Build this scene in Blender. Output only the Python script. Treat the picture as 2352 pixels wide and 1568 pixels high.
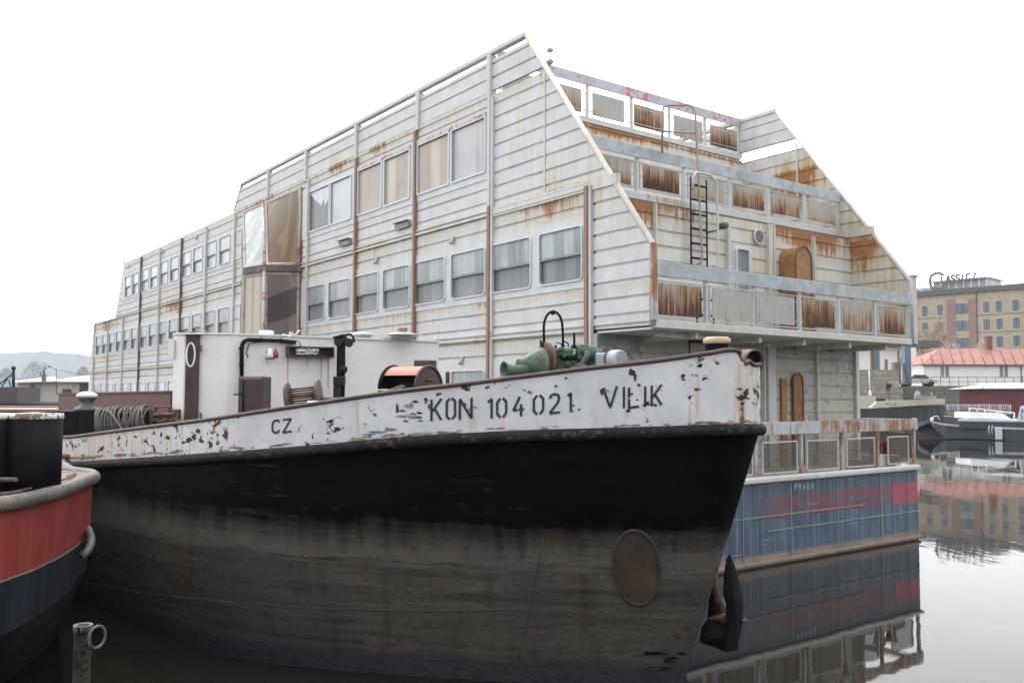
import bpy, math, random
from mathutils import Vector, Matrix
R = math.radians
random.seed(7)
S = bpy.context.scene
COL = S.collection
for o in list(bpy.data.objects): bpy.data.objects.remove(o)

# ------------------------------------------------------------------ camera
CAMZ = 3.2; FPX = 2062.99; PIT = R(3.455); ROLL = R(.174)
cam = bpy.data.objects.new('camera', bpy.data.cameras.new('camera')); COL.objects.link(cam); S.camera = cam
cam.data.sensor_width = 36; cam.data.lens = FPX / 2352 * 36; cam.data.clip_end = 5000; cam.data.clip_start = .1
cam.matrix_world = Matrix.Translation((0, 0, CAMZ)) @ Matrix.Rotation(R(90) + PIT, 4, 'X') @ Matrix.Rotation(ROLL, 4, 'Z')
# ------------------------------------------------------------------ world
W = bpy.data.worlds.new('World'); S.world = W; W.use_nodes = True
wn = W.node_tree.nodes; wl = W.node_tree.links
bg = wn['Background']; bg.inputs[1].default_value = .1
sky = wn.new('ShaderNodeTexSky'); sky.sky_type = 'NISHITA'; sky.sun_disc = False
SUN_EL, SUN_AZ = 52, -28      # azimuth measured from +Y (ahead) towards +X
sky.sun_elevation = R(SUN_EL); sky.sun_rotation = R(SUN_AZ)
wm = wn.new('ShaderNodeMix'); wm.data_type = 'RGBA'; wm.inputs[0].default_value = .93   # closed white cloud cover
wm.inputs[7].default_value = (20.5, 20.5, 20.7, 1)
wtc = wn.new('ShaderNodeTexCoord'); wdt = wn.new('ShaderNodeVectorMath'); wdt.operation = 'DOT_PRODUCT'; wdt.inputs[1].default_value = (-.30, .88, .36)   # cloud glows towards the hidden sun
wmr = wn.new('ShaderNodeMapRange'); wmr.interpolation_type = 'SMOOTHSTEP'; wmr.inputs[1].default_value = -.35; wmr.inputs[2].default_value = .85; wmr.inputs[3].default_value = .72; wmr.inputs[4].default_value = 1.4
wsc = wn.new('ShaderNodeVectorMath'); wsc.operation = 'SCALE'
wl.new(wtc.outputs['Generated'], wdt.inputs[0]); wl.new(wdt.outputs['Value'], wmr.inputs[0]); wl.new(sky.outputs[0], wm.inputs[6])
wl.new(wm.outputs[2], wsc.inputs[0]); wl.new(wmr.outputs[0], wsc.inputs['Scale']); wl.new(wsc.outputs[0], bg.inputs[0])
# ------------------------------------------------------------------ sun behind thin cloud
sl = bpy.data.lights.new('sun', 'SUN'); sl.energy = 1.4; sl.angle = R(14); sl.color = (1, .96, .9)
so = bpy.data.objects.new('sun', sl); COL.objects.link(so)
sd = Vector((math.sin(R(SUN_AZ)) * math.cos(R(SUN_EL)), math.cos(R(SUN_AZ)) * math.cos(R(SUN_EL)), math.sin(R(SUN_EL))))
so.rotation_euler = sd.to_track_quat('Z', 'Y').to_euler(); so.location = (0, 0, 60)
S.view_settings.view_transform = 'Standard'; S.view_settings.look = 'None'; S.view_settings.exposure = .14; S.view_settings.gamma = 1
S.render.resolution_x = 1024; S.render.resolution_y = 682
S.cycles.max_bounces = 8

# ------------------------------------------------------------------ geometry of the view, used to read real positions off the photograph
def ray(x, y):
    sx, sy = x - 1176, y - 784
    c, s = math.cos(ROLL), math.sin(ROLL)
    sx, sy = sx * c + sy * s, -sx * s + sy * c
    X, h = sx / FPX, -sy / FPX
    return Vector((X, math.cos(PIT) - h * math.sin(PIT), math.sin(PIT) + h * math.cos(PIT)))
CV = Vector((0, 0, CAMZ))
def at(x, y, Y): d = ray(x, y); return CV + d * (Y / d.y)
def atz(x, y, z): d = ray(x, y); return CV + d * ((z - CAMZ) / d.z)
def proj(P):
    P = P - CV
    d = P.y * math.cos(PIT) + P.z * math.sin(PIT); h = -P.y * math.sin(PIT) + P.z * math.cos(PIT)
    sx, sy = FPX * P.x / d, -FPX * h / d; c, s = math.cos(ROLL), math.sin(ROLL)
    return (sx * c - sy * s + 1176, sx * s + sy * c + 784)
def lerp(a, b, t): return a + (b - a) * t
def interp(tab, x):
    if x <= tab[0][0]: return tab[0][1]
    for (a, p), (b, q) in zip(tab, tab[1:]):
        if x <= b: return lerp(p, q, (x - a) / (b - a))
    return tab[-1][1]

# ------------------------------------------------------------------ mesh collector
class MB:
    def __init__(s): s.v = []; s.f = []; s.sm = []
    def add(s, vs, fs, smooth=False):
        n = len(s.v); s.v += [Vector(p) for p in vs]; s.f += [tuple(i + n for i in f) for f in fs]; s.sm += [smooth] * len(fs); return s
    def box(s, a, b, M=None):
        x0, y0, z0 = [min(p, q) for p, q in zip(a, b)]; x1, y1, z1 = [max(p, q) for p, q in zip(a, b)]
        vs = [(x0,y0,z0),(x1,y0,z0),(x1,y1,z0),(x0,y1,z0),(x0,y0,z1),(x1,y0,z1),(x1,y1,z1),(x0,y1,z1)]
        if M is not None: vs = [M @ Vector(p) for p in vs]
        return s.add(vs, [(0,3,2,1),(4,5,6,7),(0,1,5,4),(1,2,6,5),(2,3,7,6),(3,0,4,7)])
    def bbox(s, a, b, c=.01, M=None):          # box with chamfered edges
        a, b = [min(p, q) for p, q in zip(a, b)], [max(p, q) for p, q in zip(a, b)]
        c = min(c, min(q - p for p, q in zip(a, b)) * .45)
        vs = []; 
        for ax in range(3):
            for sg in (0, 1):
                for (i, j) in ((0, 0), (1, 0), (1, 1), (0, 1)):
                    p = [0, 0, 0]; o1, o2 = [k for k in range(3) if k != ax]
                    p[ax] = b[ax] if sg else a[ax]
                    p[o1] = b[o1] - c if i else a[o1] + c; p[o2] = b[o2] - c if j else a[o2] + c
                    vs.append(Vector(p))
        import itertools
        fs = [tuple(range(4 * k, 4 * k + 4)) for k in range(6)]
        def fi(ax, sg, val):                    # vertex of face ax/sg whose other coords nearest to val
            best = None
            for k in range(4):
                i = (ax * 2 + sg) * 4 + k; d = (vs[i] - Vector(val)).length
                if best is None or d < best[0]: best = (d, i)
            return best[1]
        for a1, a2 in ((0, 1), (0, 2), (1, 2)):
            a3 = 3 - a1 - a2
            for s1 in (0, 1):
                for s2 in (0, 1):
                    q = []
                    for (ax, sg, s3) in ((a1, s1, 0), (a1, s1, 1), (a2, s2, 1), (a2, s2, 0)):
                        val = [0, 0, 0]; val[a1] = b[a1] if s1 else a[a1]; val[a2] = b[a2] if s2 else a[a2]; val[a3] = b[a3] if s3 else a[a3]
                        q.append(fi(ax, sg, val))
                    fs.append(tuple(q))
        for sx in (0, 1):
            for sy in (0, 1):
                for sz in (0, 1):
                    val = (b[0] if sx else a[0], b[1] if sy else a[1], b[2] if sz else a[2])
                    fs.append((fi(0, sx, val), fi(1, sy, val), fi(2, sz, val)))
        if M is not None: vs = [M @ p for p in vs]
        return s.add(vs, fs)
    def tube(s, pts, r, n=10, closed=False, cap=True, rr=None):
        pts = [Vector(p) for p in pts]; m = len(pts); vs = []; fs = []
        up = None
        for i, p in enumerate(pts):
            if closed: t = pts[(i + 1) % m] - pts[i - 1]
            else: t = pts[min(i + 1, m - 1)] - pts[max(i - 1, 0)]
            t.normalize()
            if up is None: up = t.orthogonal().normalized()
            else:
                up = up - t * up.dot(t)
                up = up.normalized() if up.length > 1e-6 else t.orthogonal().normalized()
            sd_ = t.cross(up); ri = rr[i] if rr else r
            for k in range(n):
                a = 2 * math.pi * k / n; vs.append(p + up * math.cos(a) * ri + sd_ * math.sin(a) * ri)
        for i in range(m if closed else m - 1):
            for k in range(n):
                j = (i + 1) % m; fs.append((i * n + k, i * n + (k + 1) % n, j * n + (k + 1) % n, j * n + k))
        s.add(vs, fs, True)
        if cap and not closed:
            b = len(s.v) - len(vs)
            s.f.append(tuple(b + k for k in reversed(range(n)))); s.f.append(tuple(b + (m - 1) * n + k for k in range(n))); s.sm += [False, False]
        return s
    def lathe(s, prof, M, n=32, smooth=True):   # prof of (r, h) about M's z
        vs = []; fs = []
        for r, h in prof:
            for k in range(n):
                a = 2 * math.pi * k / n; vs.append(M @ Vector((r * math.cos(a), r * math.sin(a), h)))
        for i in range(len(prof) - 1):
            for k in range(n): fs.append((i * n + k, i * n + (k + 1) % n, (i + 1) * n + (k + 1) % n, (i + 1) * n + k))
        s.add(vs, fs, smooth)
        if prof[0][0] > 1e-4: s.f.append(tuple(len(s.v) - len(vs) + k for k in range(n))); s.sm.append(False)
        if prof[-1][0] > 1e-4: s.f.append(tuple(len(s.v) - n + k for k in range(n))); s.sm.append(False)
        return s
    def grid(s, rows, smooth=True, close=False):
        m = len(rows[0]); vs = [p for r in rows for p in r]; fs = []
        for i in range(len(rows) - 1):
            for k in range(m if close else m - 1):
                fs.append((i * m + k, i * m + (k + 1) % m, (i + 1) * m + (k + 1) % m, (i + 1) * m + k))
        return s.add(vs, fs, smooth)
    def quad(s, *p): return s.add(p, [tuple(range(len(p)))])
    def prism(s, poly, f, d0, d1):              # poly of (a,b); f(a,b,d) gives the point
        n = len(poly); vs = [f(a, b, d0) for a, b in poly] + [f(a, b, d1) for a, b in poly]
        fs = [tuple(range(n)), tuple(reversed(range(n, 2 * n)))] + [(i, (i + 1) % n, (i + 1) % n + n, i + n) for i in range(n)]
        return s.add(vs, fs)

INV = {}; ROOTOF = {}
def _props(o, label=None, cat=None, group=None, kind=None):
    if label: o['label'] = label
    if cat: o['category'] = cat
    if group: o['group'] = group
    if kind: o['kind'] = kind
    return o
def thing(name, label, cat, loc, rz=0., group=None):
    o = bpy.data.objects.new(name, None); COL.objects.link(o); o.location = loc; o.rotation_euler = (0, 0, rz)
    o.empty_display_size = .2
    INV[o.name] = (Matrix.Translation(Vector(loc)) @ Matrix.Rotation(rz, 4, 'Z')).inverted(); ROOTOF[o.name] = o.name
    return _props(o, label, cat, group)
def part(name, mb, m, parent=None, label=None, local=False, **kw):
    vs = mb.v
    if parent is not None:
        rt = ROOTOF[parent.name]
        if not local: vs = [INV[rt] @ p for p in vs]
    me = bpy.data.meshes.new(name); me.from_pydata([tuple(p) for p in vs], [], mb.f)
    for p, q in zip(me.polygons, mb.sm): p.use_smooth = q
    me.update()
    import bmesh
    b = bmesh.new(); b.from_mesh(me); bmesh.ops.recalc_face_normals(b, faces=b.faces); b.to_mesh(me); b.free()
    me.materials.append(m)
    o = bpy.data.objects.new(name, me); COL.objects.link(o)
    if parent is not None: o.parent = parent; ROOTOF[o.name] = rt
    if label: o['label'] = label
    return _props(o, **kw) if kw else o
def solo(name, mb, m, label, cat, group=None, loc=None):   # one-mesh thing, origin at its base
    if loc is None:
        xs = [p.x for p in mb.v]; ys = [p.y for p in mb.v]; zs = [p.z for p in mb.v]
        loc = Vector(((min(xs) + max(xs)) / 2, (min(ys) + max(ys)) / 2, min(zs)))
    mb.v = [p - Vector(loc) for p in mb.v]
    o = part(name, mb, m); o.location = loc
    INV[o.name] = Matrix.Translation(Vector(loc)).inverted(); ROOTOF[o.name] = o.name
    return _props(o, label, cat, group)
def frame3(o, x, z):                            # matrix with origin o, z axis z, x axis near x
    z = Vector(z).normalized(); x = Vector(x); x = (x - z * x.dot(z)).normalized(); y = z.cross(x)
    M = Matrix((x, y, z)).transposed().to_4x4(); M.translation = Vector(o); return M

# ------------------------------------------------------------------ materials
class NT:
    def __init__(s, name):
        s.m = bpy.data.materials.new(name); s.m.use_nodes = True; s.t = s.m.node_tree; s.b = s.t.nodes['Principled BSDF']
        s.tc = s.t.nodes.new('ShaderNodeTexCoord'); s.co = s.tc.outputs['Object']; s.gen = s.tc.outputs['Generated']
    def put(s, sock, v):
        if isinstance(v, bpy.types.NodeSocket): s.t.links.new(v, sock)
        elif isinstance(v, (tuple, list)) and len(v) == 3 and len(sock.default_value) == 4: sock.default_value = (*v, 1)
        else: sock.default_value = v
    def map(s, vec, sc, loc=(0, 0, 0)):
        n = s.t.nodes.new('ShaderNodeMapping'); s.put(n.inputs[0], vec); n.inputs['Scale'].default_value = sc; n.inputs['Location'].default_value = loc; return n.outputs[0]
    def noise(s, vec, scale=1., det=3., rough=.55, dist=0.):
        n = s.t.nodes.new('ShaderNodeTexNoise'); s.put(n.inputs['Vector'], vec); n.inputs['Scale'].default_value = scale
        n.inputs['Detail'].default_value = det; n.inputs['Roughness'].default_value = rough; n.inputs['Distortion'].default_value = dist; return n.outputs[0]
    def vor(s, vec, scale):
        n = s.t.nodes.new('ShaderNodeTexVoronoi'); s.put(n.inputs['Vector'], vec); n.inputs['Scale'].default_value = scale; return n.outputs[0]
    def rng(s, v, a, b, c=0., d=1.):
        n = s.t.nodes.new('ShaderNodeMapRange'); n.inputs[1].default_value = a; n.inputs[2].default_value = b; n.inputs[3].default_value = c; n.inputs[4].default_value = d
        s.put(n.inputs[0], v); return n.outputs[0]
    def op(s, o, a, b=0.):
        n = s.t.nodes.new('ShaderNodeMath'); n.operation = o; s.put(n.inputs[0], a); s.put(n.inputs[1], b); return n.outputs[0]
    def mul(s, a, b): return s.op('MULTIPLY', a, b)
    def mix(s, f, a, b):
        n = s.t.nodes.new('ShaderNodeMix'); n.data_type = 'RGBA'; s.put(n.inputs[0], f); s.put(n.inputs[6], a); s.put(n.inputs[7], b); return n.outputs[2]
    def xyz(s, vec):
        n = s.t.nodes.new('ShaderNodeSeparateXYZ'); s.put(n.inputs[0], vec); return n.outputs
    def rnd(s): return s.t.nodes.new('ShaderNodeObjectInfo').outputs['Random']
    def vadd(s, vec, off):
        if not isinstance(off, bpy.types.NodeSocket): return vec
        n = s.t.nodes.new('ShaderNodeVectorMath'); n.operation = 'ADD'; s.put(n.inputs[0], vec); s.put(n.inputs[1], off); return n.outputs[0]
    def out(s, col, rough=.6, metal=0., bump=None, bs=.3, bd=.02, spec=None):
        s.put(s.b.inputs['Base Color'], col); s.put(s.b.inputs['Roughness'], rough); s.put(s.b.inputs['Metallic'], metal)
        if spec is not None: s.b.inputs['Specular IOR Level'].default_value = spec
        if bump is not None:
            n = s.t.nodes.new('ShaderNodeBump'); n.inputs['Strength'].default_value = bs; n.inputs['Distance'].default_value = bd
            s.put(n.inputs['Height'], bump); s.t.links.new(n.outputs[0], s.b.inputs['Normal'])
        return s.m

def weather(name, base, rust=.25, streak=.35, stain=(.42, .33, .2), rcol=(.22, .085, .03), rough=.55, zones=(), zamt=.25, sc=1., chips=0., chipcol=(.03, .028, .03), metal=0., boards=False, fade=.12, spots=()):
    n = NT(name); co = n.vadd(n.co, 0.); c = n.co
    big = n.noise(c, .45 * sc, 2); med = n.noise(c, 2.3 * sc, 5, .6); fine = n.noise(c, 22 * sc, 6, .65)
    vs = n.noise(n.map(c, (5 * sc, 5 * sc, .45 * sc)), 1.6, 6, .7)
    col = n.mix(n.rng(med, .3, .7), tuple(x * (1 - fade) for x in base), tuple(min(1, x * (1 + fade * .5)) for x in base))
    col = n.mix(n.mul(n.rng(fine, .45, .75), .18), col, tuple(x * .55 for x in base))
    z = n.xyz(c)[2]; zone = None
    for L, dep_ in zones:
        q = n.mul(n.rng(z, L - dep_, L, 0, 1), n.rng(z, L, L + .06, 1, 0)); zone = q if zone is None else n.op('MAXIMUM', zone, q)
    spot = None
    for (sx_, sy_, sz_, sr_) in spots:
        dn = n.t.nodes.new('ShaderNodeVectorMath'); dn.operation = 'DISTANCE'; n.put(dn.inputs[0], c); dn.inputs[1].default_value = (sx_, sy_, sz_)
        q = n.rng(dn.outputs['Value'], sr_, sr_ * .15, 0, 1); spot = q if spot is None else n.op('MAXIMUM', spot, q)
    sf = n.op('ADD', n.rng(vs, .42, .78), n.op('SUBTRACT', n.mul(big, 1.2), .75))
    if zone is not None: sf = n.op('ADD', sf, n.mul(zone, zamt * 1.6))
    if spot is not None: sf = n.op('ADD', sf, n.mul(spot, .7))
    sf = n.mul(n.rng(sf, .05, .9), streak); col = n.mix(sf, col, stain)
    if boards:
        zz = n.op('FRACT', n.op('DIVIDE', n.op('SUBTRACT', z, boards), .305))
        ln = n.mul(n.rng(zz, .81, .84), n.rng(zz, .91, .97, 1, 0)); ln = n.mul(ln, n.rng(n.noise(n.map(c, (1.2, 1.2, 3)), 1.4, 4), .35, .65, .25, .9))
        col = n.mix(n.mul(ln, .8), col, (.24, .2, .15))
    rf = n.op('ADD', n.mul(n.op('ADD', n.mul(vs, .62), n.mul(med, .38)), 1.), n.mul(n.op('SUBTRACT', big, .5), .5))
    if zone is not None: rf = n.op('ADD', rf, n.mul(zone, zamt * .55))
    if spot is not None: rf = n.op('ADD', rf, n.mul(spot, .17))
    rm = n.rng(rf, .86 - rust * .6, .94 - rust * .5)
    rc = n.mix(n.rng(fine, .35, .65), rcol, tuple(x * .38 for x in rcol)); rc = n.mix(n.mul(n.rng(med, .5, .7), .5), rc, (.33, .15, .055))
    col = n.mix(n.mul(rm, .92), col, rc)
    if chips:
        cn = n.noise(n.map(c, (1, 1, 1.5)), 5.5 * sc, 7, .62, .3); cf = n.op('ADD', cn, n.mul(n.op('SUBTRACT', n.noise(c, 1.1 * sc, 2), .5), .75))
        col = n.mix(n.rng(cf, .74 - chips * .3, .755 - chips * .3), col, chipcol)
    return n.out(col, n.rng(rm, 0, 1, rough, .9), metal, n.op('ADD', n.mul(fine, .5), med), .25, .012)

M = {}
SID = (.585, .605, .62)
ZON = ((9.8, .5), (7.25, 1.1), (4.45, .5), (5.2, .25))
M['siding'] = weather('siding_paint', SID, .17, .62, zones=ZON, zamt=.42, boards=4.38, stain=(.5, .42, .27), rcol=(.38, .17, .06), spots=((0, 2.7, 7.1, 1.1), (0, 28, 6.9, 2.0), (0, 40, 6.6, 3.5), (0, 12.5, 9.8, .8)))
M['smooth_siding'] = weather('window_band_paint', SID, .10, .4, zones=((6.7, .3),), stain=(.5, .43, .3))
M['front_wall'] = weather('rusty_siding_paint', (.62, .63, .62), .24, .6, zones=((7.1, .75), (9.6, .3), (4.4, .8)), zamt=.5, rcol=(.40, .165, .055), spots=((6.6, 1.5, 6.9, 1.5), (.9, 1.5, 7, 1.2), (4.9, 1.4, 6.0, .9), (3.6, 1.5, 6.2, .5), (3.5, 4.7, 9.4, 1.5)), boards=4.38, stain=(.5, .37, .2))
M['low_wall'] = weather('flaking_siding_paint', (.46, .46, .42), .2, .6, zones=((4.4, .8),), zamt=.3, boards=1.64, stain=(.38, .32, .2), chips=.55, chipcol=(.26, .28, .29))
M['wing_inner'] = weather('rusty_wing_paint', (.6, .62, .62), .27, 1., zones=((9.0, 1.2), (6.9, 1.6)), zamt=.22, rcol=(.40, .17, .06), spots=((8.3, .3, 5.0, 1.1), (8.3, 1.2, 6.8, .8), (8.3, 2.9, 8.6, .9)), boards=4.38, stain=(.46, .33, .17))
M['trim'] = weather('trim_paint', (.56, .57, .57), .24, .6, zones=((4.55, .4), (7.2, .4)), zamt=.3)
M['rust_trim'] = weather('rusty_trim_paint', (.56, .55, .52), .36, .9, stain=(.45, .31, .17), rcol=(.3, .12, .045))
M['orange_fascia'] = weather('orange_stained_fascia', (.54, .56, .56), .50, .95, stain=(.52, .38, .24), rcol=(.42, .17, .055), sc=.9); M['beam'] = weather('stained_beam_paint', (.57, .58, .57), .27, .9, stain=(.5, .38, .2), rcol=(.34, .14, .05))
M['rust_plate'] = weather('orange_stained_plate', (.48, .52, .54), .74, 1., stain=(.5, .36, .22), rcol=(.40, .15, .05), sc=1.3)
M['rust_post'] = weather('rust_red_post', (.27, .155, .115), .55, .8, stain=(.42, .28, .2), rcol=(.19, .075, .04))
M['dark_post'] = weather('dark_red_post', (.13, .075, .07), .3, .3, stain=(.2, .12, .1))
M['plate'] = weather('rail_plate_paint', (.40, .455, .49), .32, .6, zones=(), stain=(.55, .53, .48), rcol=(.36, .17, .08), fade=.35, sc=1.6)
M['red_plate'] = weather('pink_flaked_rail_paint', (.47, .50, .56), .05, .8, stain=(.56, .44, .48), rcol=(.55, .2, .24), chips=.42, chipcol=(.55, .15, .2), fade=.25)
M['red_trim'] = weather('red_flaked_trim', (.55, .53, .54), .1, .4, chips=.62, chipcol=(.42, .12, .14), sc=1.7)
M['brown_trim'] = weather('weathered_brown_trim', (.36, .31, .29), .35, .7, chips=.36, chipcol=(.28, .08, .08), fade=.3)
def mesh_panel_mat():
    n = NT('rusted_mesh_panel'); g = n.vadd(n.gen, 0.); r = n.rnd(); gz = n.xyz(n.gen)[2]
    c = n.co; vs = n.noise(n.map(c, (38, 38, .8)), 1., 5, .75); med = n.noise(n.map(c, (9, 9, 2.5)), 1.3, 5, .65)
    col = n.mix(n.rng(med, .35, .65), (.40, .42, .42), (.52, .52, .49))
    w = n.t.nodes.new('ShaderNodeTexWave'); w.wave_type = 'BANDS'; w.bands_direction = 'X'; n.put(w.inputs[0], n.map(c, (1, 1, 1))); w.inputs['Scale'].default_value = 9
    col = n.mix(n.mul(w.outputs[1], .28), col, (.22, .22, .2))
    v2 = n.noise(n.map(n.vadd(c, n.t.nodes.new('ShaderNodeObjectInfo').outputs['Location']), (5, 5, .22)), 1.5, 7, .78); f = n.op('ADD', n.op('ADD', n.mul(vs, .95), n.mul(v2, .55)), n.mul(n.op('SUBTRACT', .62, gz), .26)); f = n.op('ADD', f, n.mul(n.op('SUBTRACT', r, .6), .5)); f = n.op('ADD', f, n.mul(med, .2)); f = n.op('ADD', f, n.mul(n.op('SUBTRACT', n.noise(n.map(c, (1, 1, 1)), 1.1, 2), .5), .5))
    col = n.mix(n.mul(n.rng(f, .70, .95), .75), col, (.42, .28, .15)); col = n.mix(n.mul(n.rng(f, .86, 1.0), .85), col, (.24, .11, .045)); col = n.mix(n.rng(f, .98, 1.1), col, (.06, .027, .015))
    return n.out(col, .85, 0, w.outputs[1], .5, .01)
M['panel'] = mesh_panel_mat()
M['wire'] = weather('rusty_wire', (.11, .095, .075), .5, .9, stain=(.2, .12, .06))
M['arch_rust'] = weather('orange_rust_door', (.33, .165, .06), .62, 1., stain=(.46, .33, .18), rcol=(.15, .055, .02), sc=2.6, fade=.5)
def flat(name, col, rough=.5, metal=0., var=.25, sc=6., spec=None, bump=.2):
    n = NT(name); a = n.noise(n.co, sc, 5, .6); b = n.noise(n.map(n.co, (6, 6, .7)), sc * .3, 4)
    f = n.mul(n.op('ADD', a, b), .5)
    return n.out(n.mix(n.rng(f, .35, .65), tuple(x * (1 - var) for x in col), tuple(min(1, x * (1 + var)) for x in col)), n.rng(a, .3, .7, rough * .85, min(1, rough * 1.15)), metal, a, bump, .006, spec)
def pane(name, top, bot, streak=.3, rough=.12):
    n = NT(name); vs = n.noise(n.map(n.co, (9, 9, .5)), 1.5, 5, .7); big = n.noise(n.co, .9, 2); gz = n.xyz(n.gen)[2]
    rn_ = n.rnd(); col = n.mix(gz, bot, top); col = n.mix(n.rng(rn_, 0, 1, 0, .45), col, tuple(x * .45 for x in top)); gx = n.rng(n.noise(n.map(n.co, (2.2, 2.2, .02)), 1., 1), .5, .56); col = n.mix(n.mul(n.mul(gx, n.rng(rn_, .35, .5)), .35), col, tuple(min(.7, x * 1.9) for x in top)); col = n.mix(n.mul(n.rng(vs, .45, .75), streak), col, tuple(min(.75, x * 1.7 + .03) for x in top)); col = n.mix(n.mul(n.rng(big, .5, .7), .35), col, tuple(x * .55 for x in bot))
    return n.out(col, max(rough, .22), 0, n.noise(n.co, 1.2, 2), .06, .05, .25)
M['pane_grey'] = pane('grey_dusty_glass', (.34, .38, .38), (.25, .28, .285), .45)
M['pane_low'] = pane('shaded_dusty_glass', (.17, .19, .195), (.24, .255, .255), .4)
M['pane_white'] = pane('sky_pale_glass', (.60, .65, .67), (.52, .57, .6), .2)  # opaque pale tone stands for bright sky and curtains seen through the glass
M['pane_brown'] = pane('brown_curtained_glass', (.46, .37, .31), (.46, .39, .34), .16)
M['pane_pale'] = pane('pale_curtained_glass', (.5, .5, .52), (.42, .42, .45), .25)
M['pane_orange'] = pane('orange_film_glass', (.19, .135, .09), (.25, .17, .11), .12); M['pane_orange'].node_tree.nodes['Principled BSDF'].inputs['Specular IOR Level'].default_value = .08; M['pane_bay'] = pane('dull_pale_glass', (.42, .46, .46), (.36, .4, .4), .2); M['pane_bay'].node_tree.nodes['Principled BSDF'].inputs['Specular IOR Level'].default_value = .08
M['pane_dark'] = pane('dark_glass', (.055, .05, .05), (.085, .065, .06), .3, .06)
M['pane_dust'] = pane('brown_dusty_glass', (.20, .16, .14), (.17, .15, .135), .25); M['pane_dust'].node_tree.nodes['Principled BSDF'].inputs['Specular IOR Level'].default_value = .1
M['glass_dark'] = flat('broken_dark_opening', (.10, .125, .14), .3, 0, .5, 3)
M['sash'] = flat('dark_sash', (.20, .21, .22), .5)
M['alu'] = flat('aluminium_frame', (.56, .60, .64), .4, 0, .12)
M['black'] = flat('black_paint', (.012, .012, .014), .55, spec=.3)
M['blackrust'] = weather('black_rusty_steel', (.009, .009, .012), .3, .3, stain=(.05, .03, .022), rcol=(.09, .035, .018), rough=.65); M['blackrust'].node_tree.nodes['Principled BSDF'].inputs['Specular IOR Level'].default_value = .12
M['brown'] = flat('brown_primer', (.062, .033, .034), .55, 0, .3)
M['coaming'] = weather('oxide_brown_wall', (.115, .042, .034), .25, .2, stain=(.15, .08, .06), rcol=(.06, .025, .02))
M['white'] = weather('white_cabin_paint', (.80, .79, .79), .0, .16, stain=(.6, .55, .45), fade=.06)
M['whiteclean'] = flat('white_enamel', (.78, .78, .78), .4, 0, .05)
M['green'] = weather('green_machine_paint', (.045, .10, .055), .2, .6, stain=(.03, .035, .02), chips=.4, chipcol=(.012, .018, .012), sc=4, rough=.45)
M['greenlight'] = weather('faded_green_drum_paint', (.06, .11, .068), .3, .8, stain=(.24, .21, .15), sc=3, rough=.5, chips=.42, chipcol=(.035, .035, .03), fade=.35)
M['grey'] = flat('grey_motor_paint', (.36, .39, .43), .4, 0, .15)
M['darkgrey'] = flat('dark_grey_iron', (.09, .09, .095), .5)
M['orange'] = weather('faded_orange_hood', (.42, .15, .09), .15, .3, stain=(.6, .4, .3), sc=3)
M['rope'] = flat('grey_steel_rope', (.12, .115, .11), .7, 0, .4, 40)
M['rust'] = weather('rusty_brown_iron', (.11, .055, .04), .6, .6, stain=(.2, .11, .07), sc=3)
M['skylit_cap'] = weather('skylit_worn_top', (.74, .72, .68), .3, .3, sc=5, chips=.75, chipcol=(.16, .12, .10))  # worn white lip; sky light on the cap tops is painted into it
M['sandtop'] = weather('sandy_rust_top', (.5, .37, .25), .4, .6, sc=6)
M['redlamp'] = flat('red_enamel', (.27, .035, .035), .45)

def hull_mat():
    n = NT('scraped_black_hull'); c = n.co; x, y, z = n.xyz(c)
    hs = n.noise(n.map(c, (.55, .55, 9)), 1.7, 7, .7); fine = n.noise(n.map(c, (5, 5, 22)), 2., 6, .7); big = n.noise(c, .55, 3); med = n.noise(n.map(c, (1, 1, 2)), 2.2, 6, .65)
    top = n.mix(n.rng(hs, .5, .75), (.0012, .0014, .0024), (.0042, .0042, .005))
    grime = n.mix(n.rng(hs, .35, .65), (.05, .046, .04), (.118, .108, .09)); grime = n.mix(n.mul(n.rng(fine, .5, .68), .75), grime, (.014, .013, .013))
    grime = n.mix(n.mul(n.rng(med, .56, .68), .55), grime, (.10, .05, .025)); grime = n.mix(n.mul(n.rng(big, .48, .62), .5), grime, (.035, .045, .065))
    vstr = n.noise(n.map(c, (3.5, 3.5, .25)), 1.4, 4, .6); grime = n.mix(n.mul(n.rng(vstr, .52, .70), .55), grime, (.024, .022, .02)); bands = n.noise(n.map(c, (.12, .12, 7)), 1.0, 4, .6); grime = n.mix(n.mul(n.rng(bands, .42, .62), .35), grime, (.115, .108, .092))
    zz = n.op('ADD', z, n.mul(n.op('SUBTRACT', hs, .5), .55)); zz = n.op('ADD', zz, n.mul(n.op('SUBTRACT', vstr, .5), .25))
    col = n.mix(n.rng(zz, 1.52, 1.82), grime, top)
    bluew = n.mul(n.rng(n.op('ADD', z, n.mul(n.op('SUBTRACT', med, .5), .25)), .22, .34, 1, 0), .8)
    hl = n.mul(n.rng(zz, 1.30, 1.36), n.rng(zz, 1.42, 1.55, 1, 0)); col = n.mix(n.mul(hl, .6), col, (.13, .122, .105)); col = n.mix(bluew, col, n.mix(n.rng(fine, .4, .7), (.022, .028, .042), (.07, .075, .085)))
    rs = n.rng(n.op('ADD', med, n.mul(n.op('SUBTRACT', fine, .5), .3)), .67, .72); col = n.mix(n.mul(rs, .7), col, (.075, .026, .013))
    scr = n.noise(n.map(c, (.8, .8, 60)), 1.3, 3, .5); col = n.mix(n.mul(n.rng(scr, .70, .74), n.rng(big, .4, .6, .2, .8)), col, (.16, .14, .11))
    return n.out(col, n.rng(fine, .3, .7, .55, .85), 0, n.op('ADD', n.mul(big, 5), n.mul(fine, .4)), .4, .04, .05)
M['hull'] = hull_mat()
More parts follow.
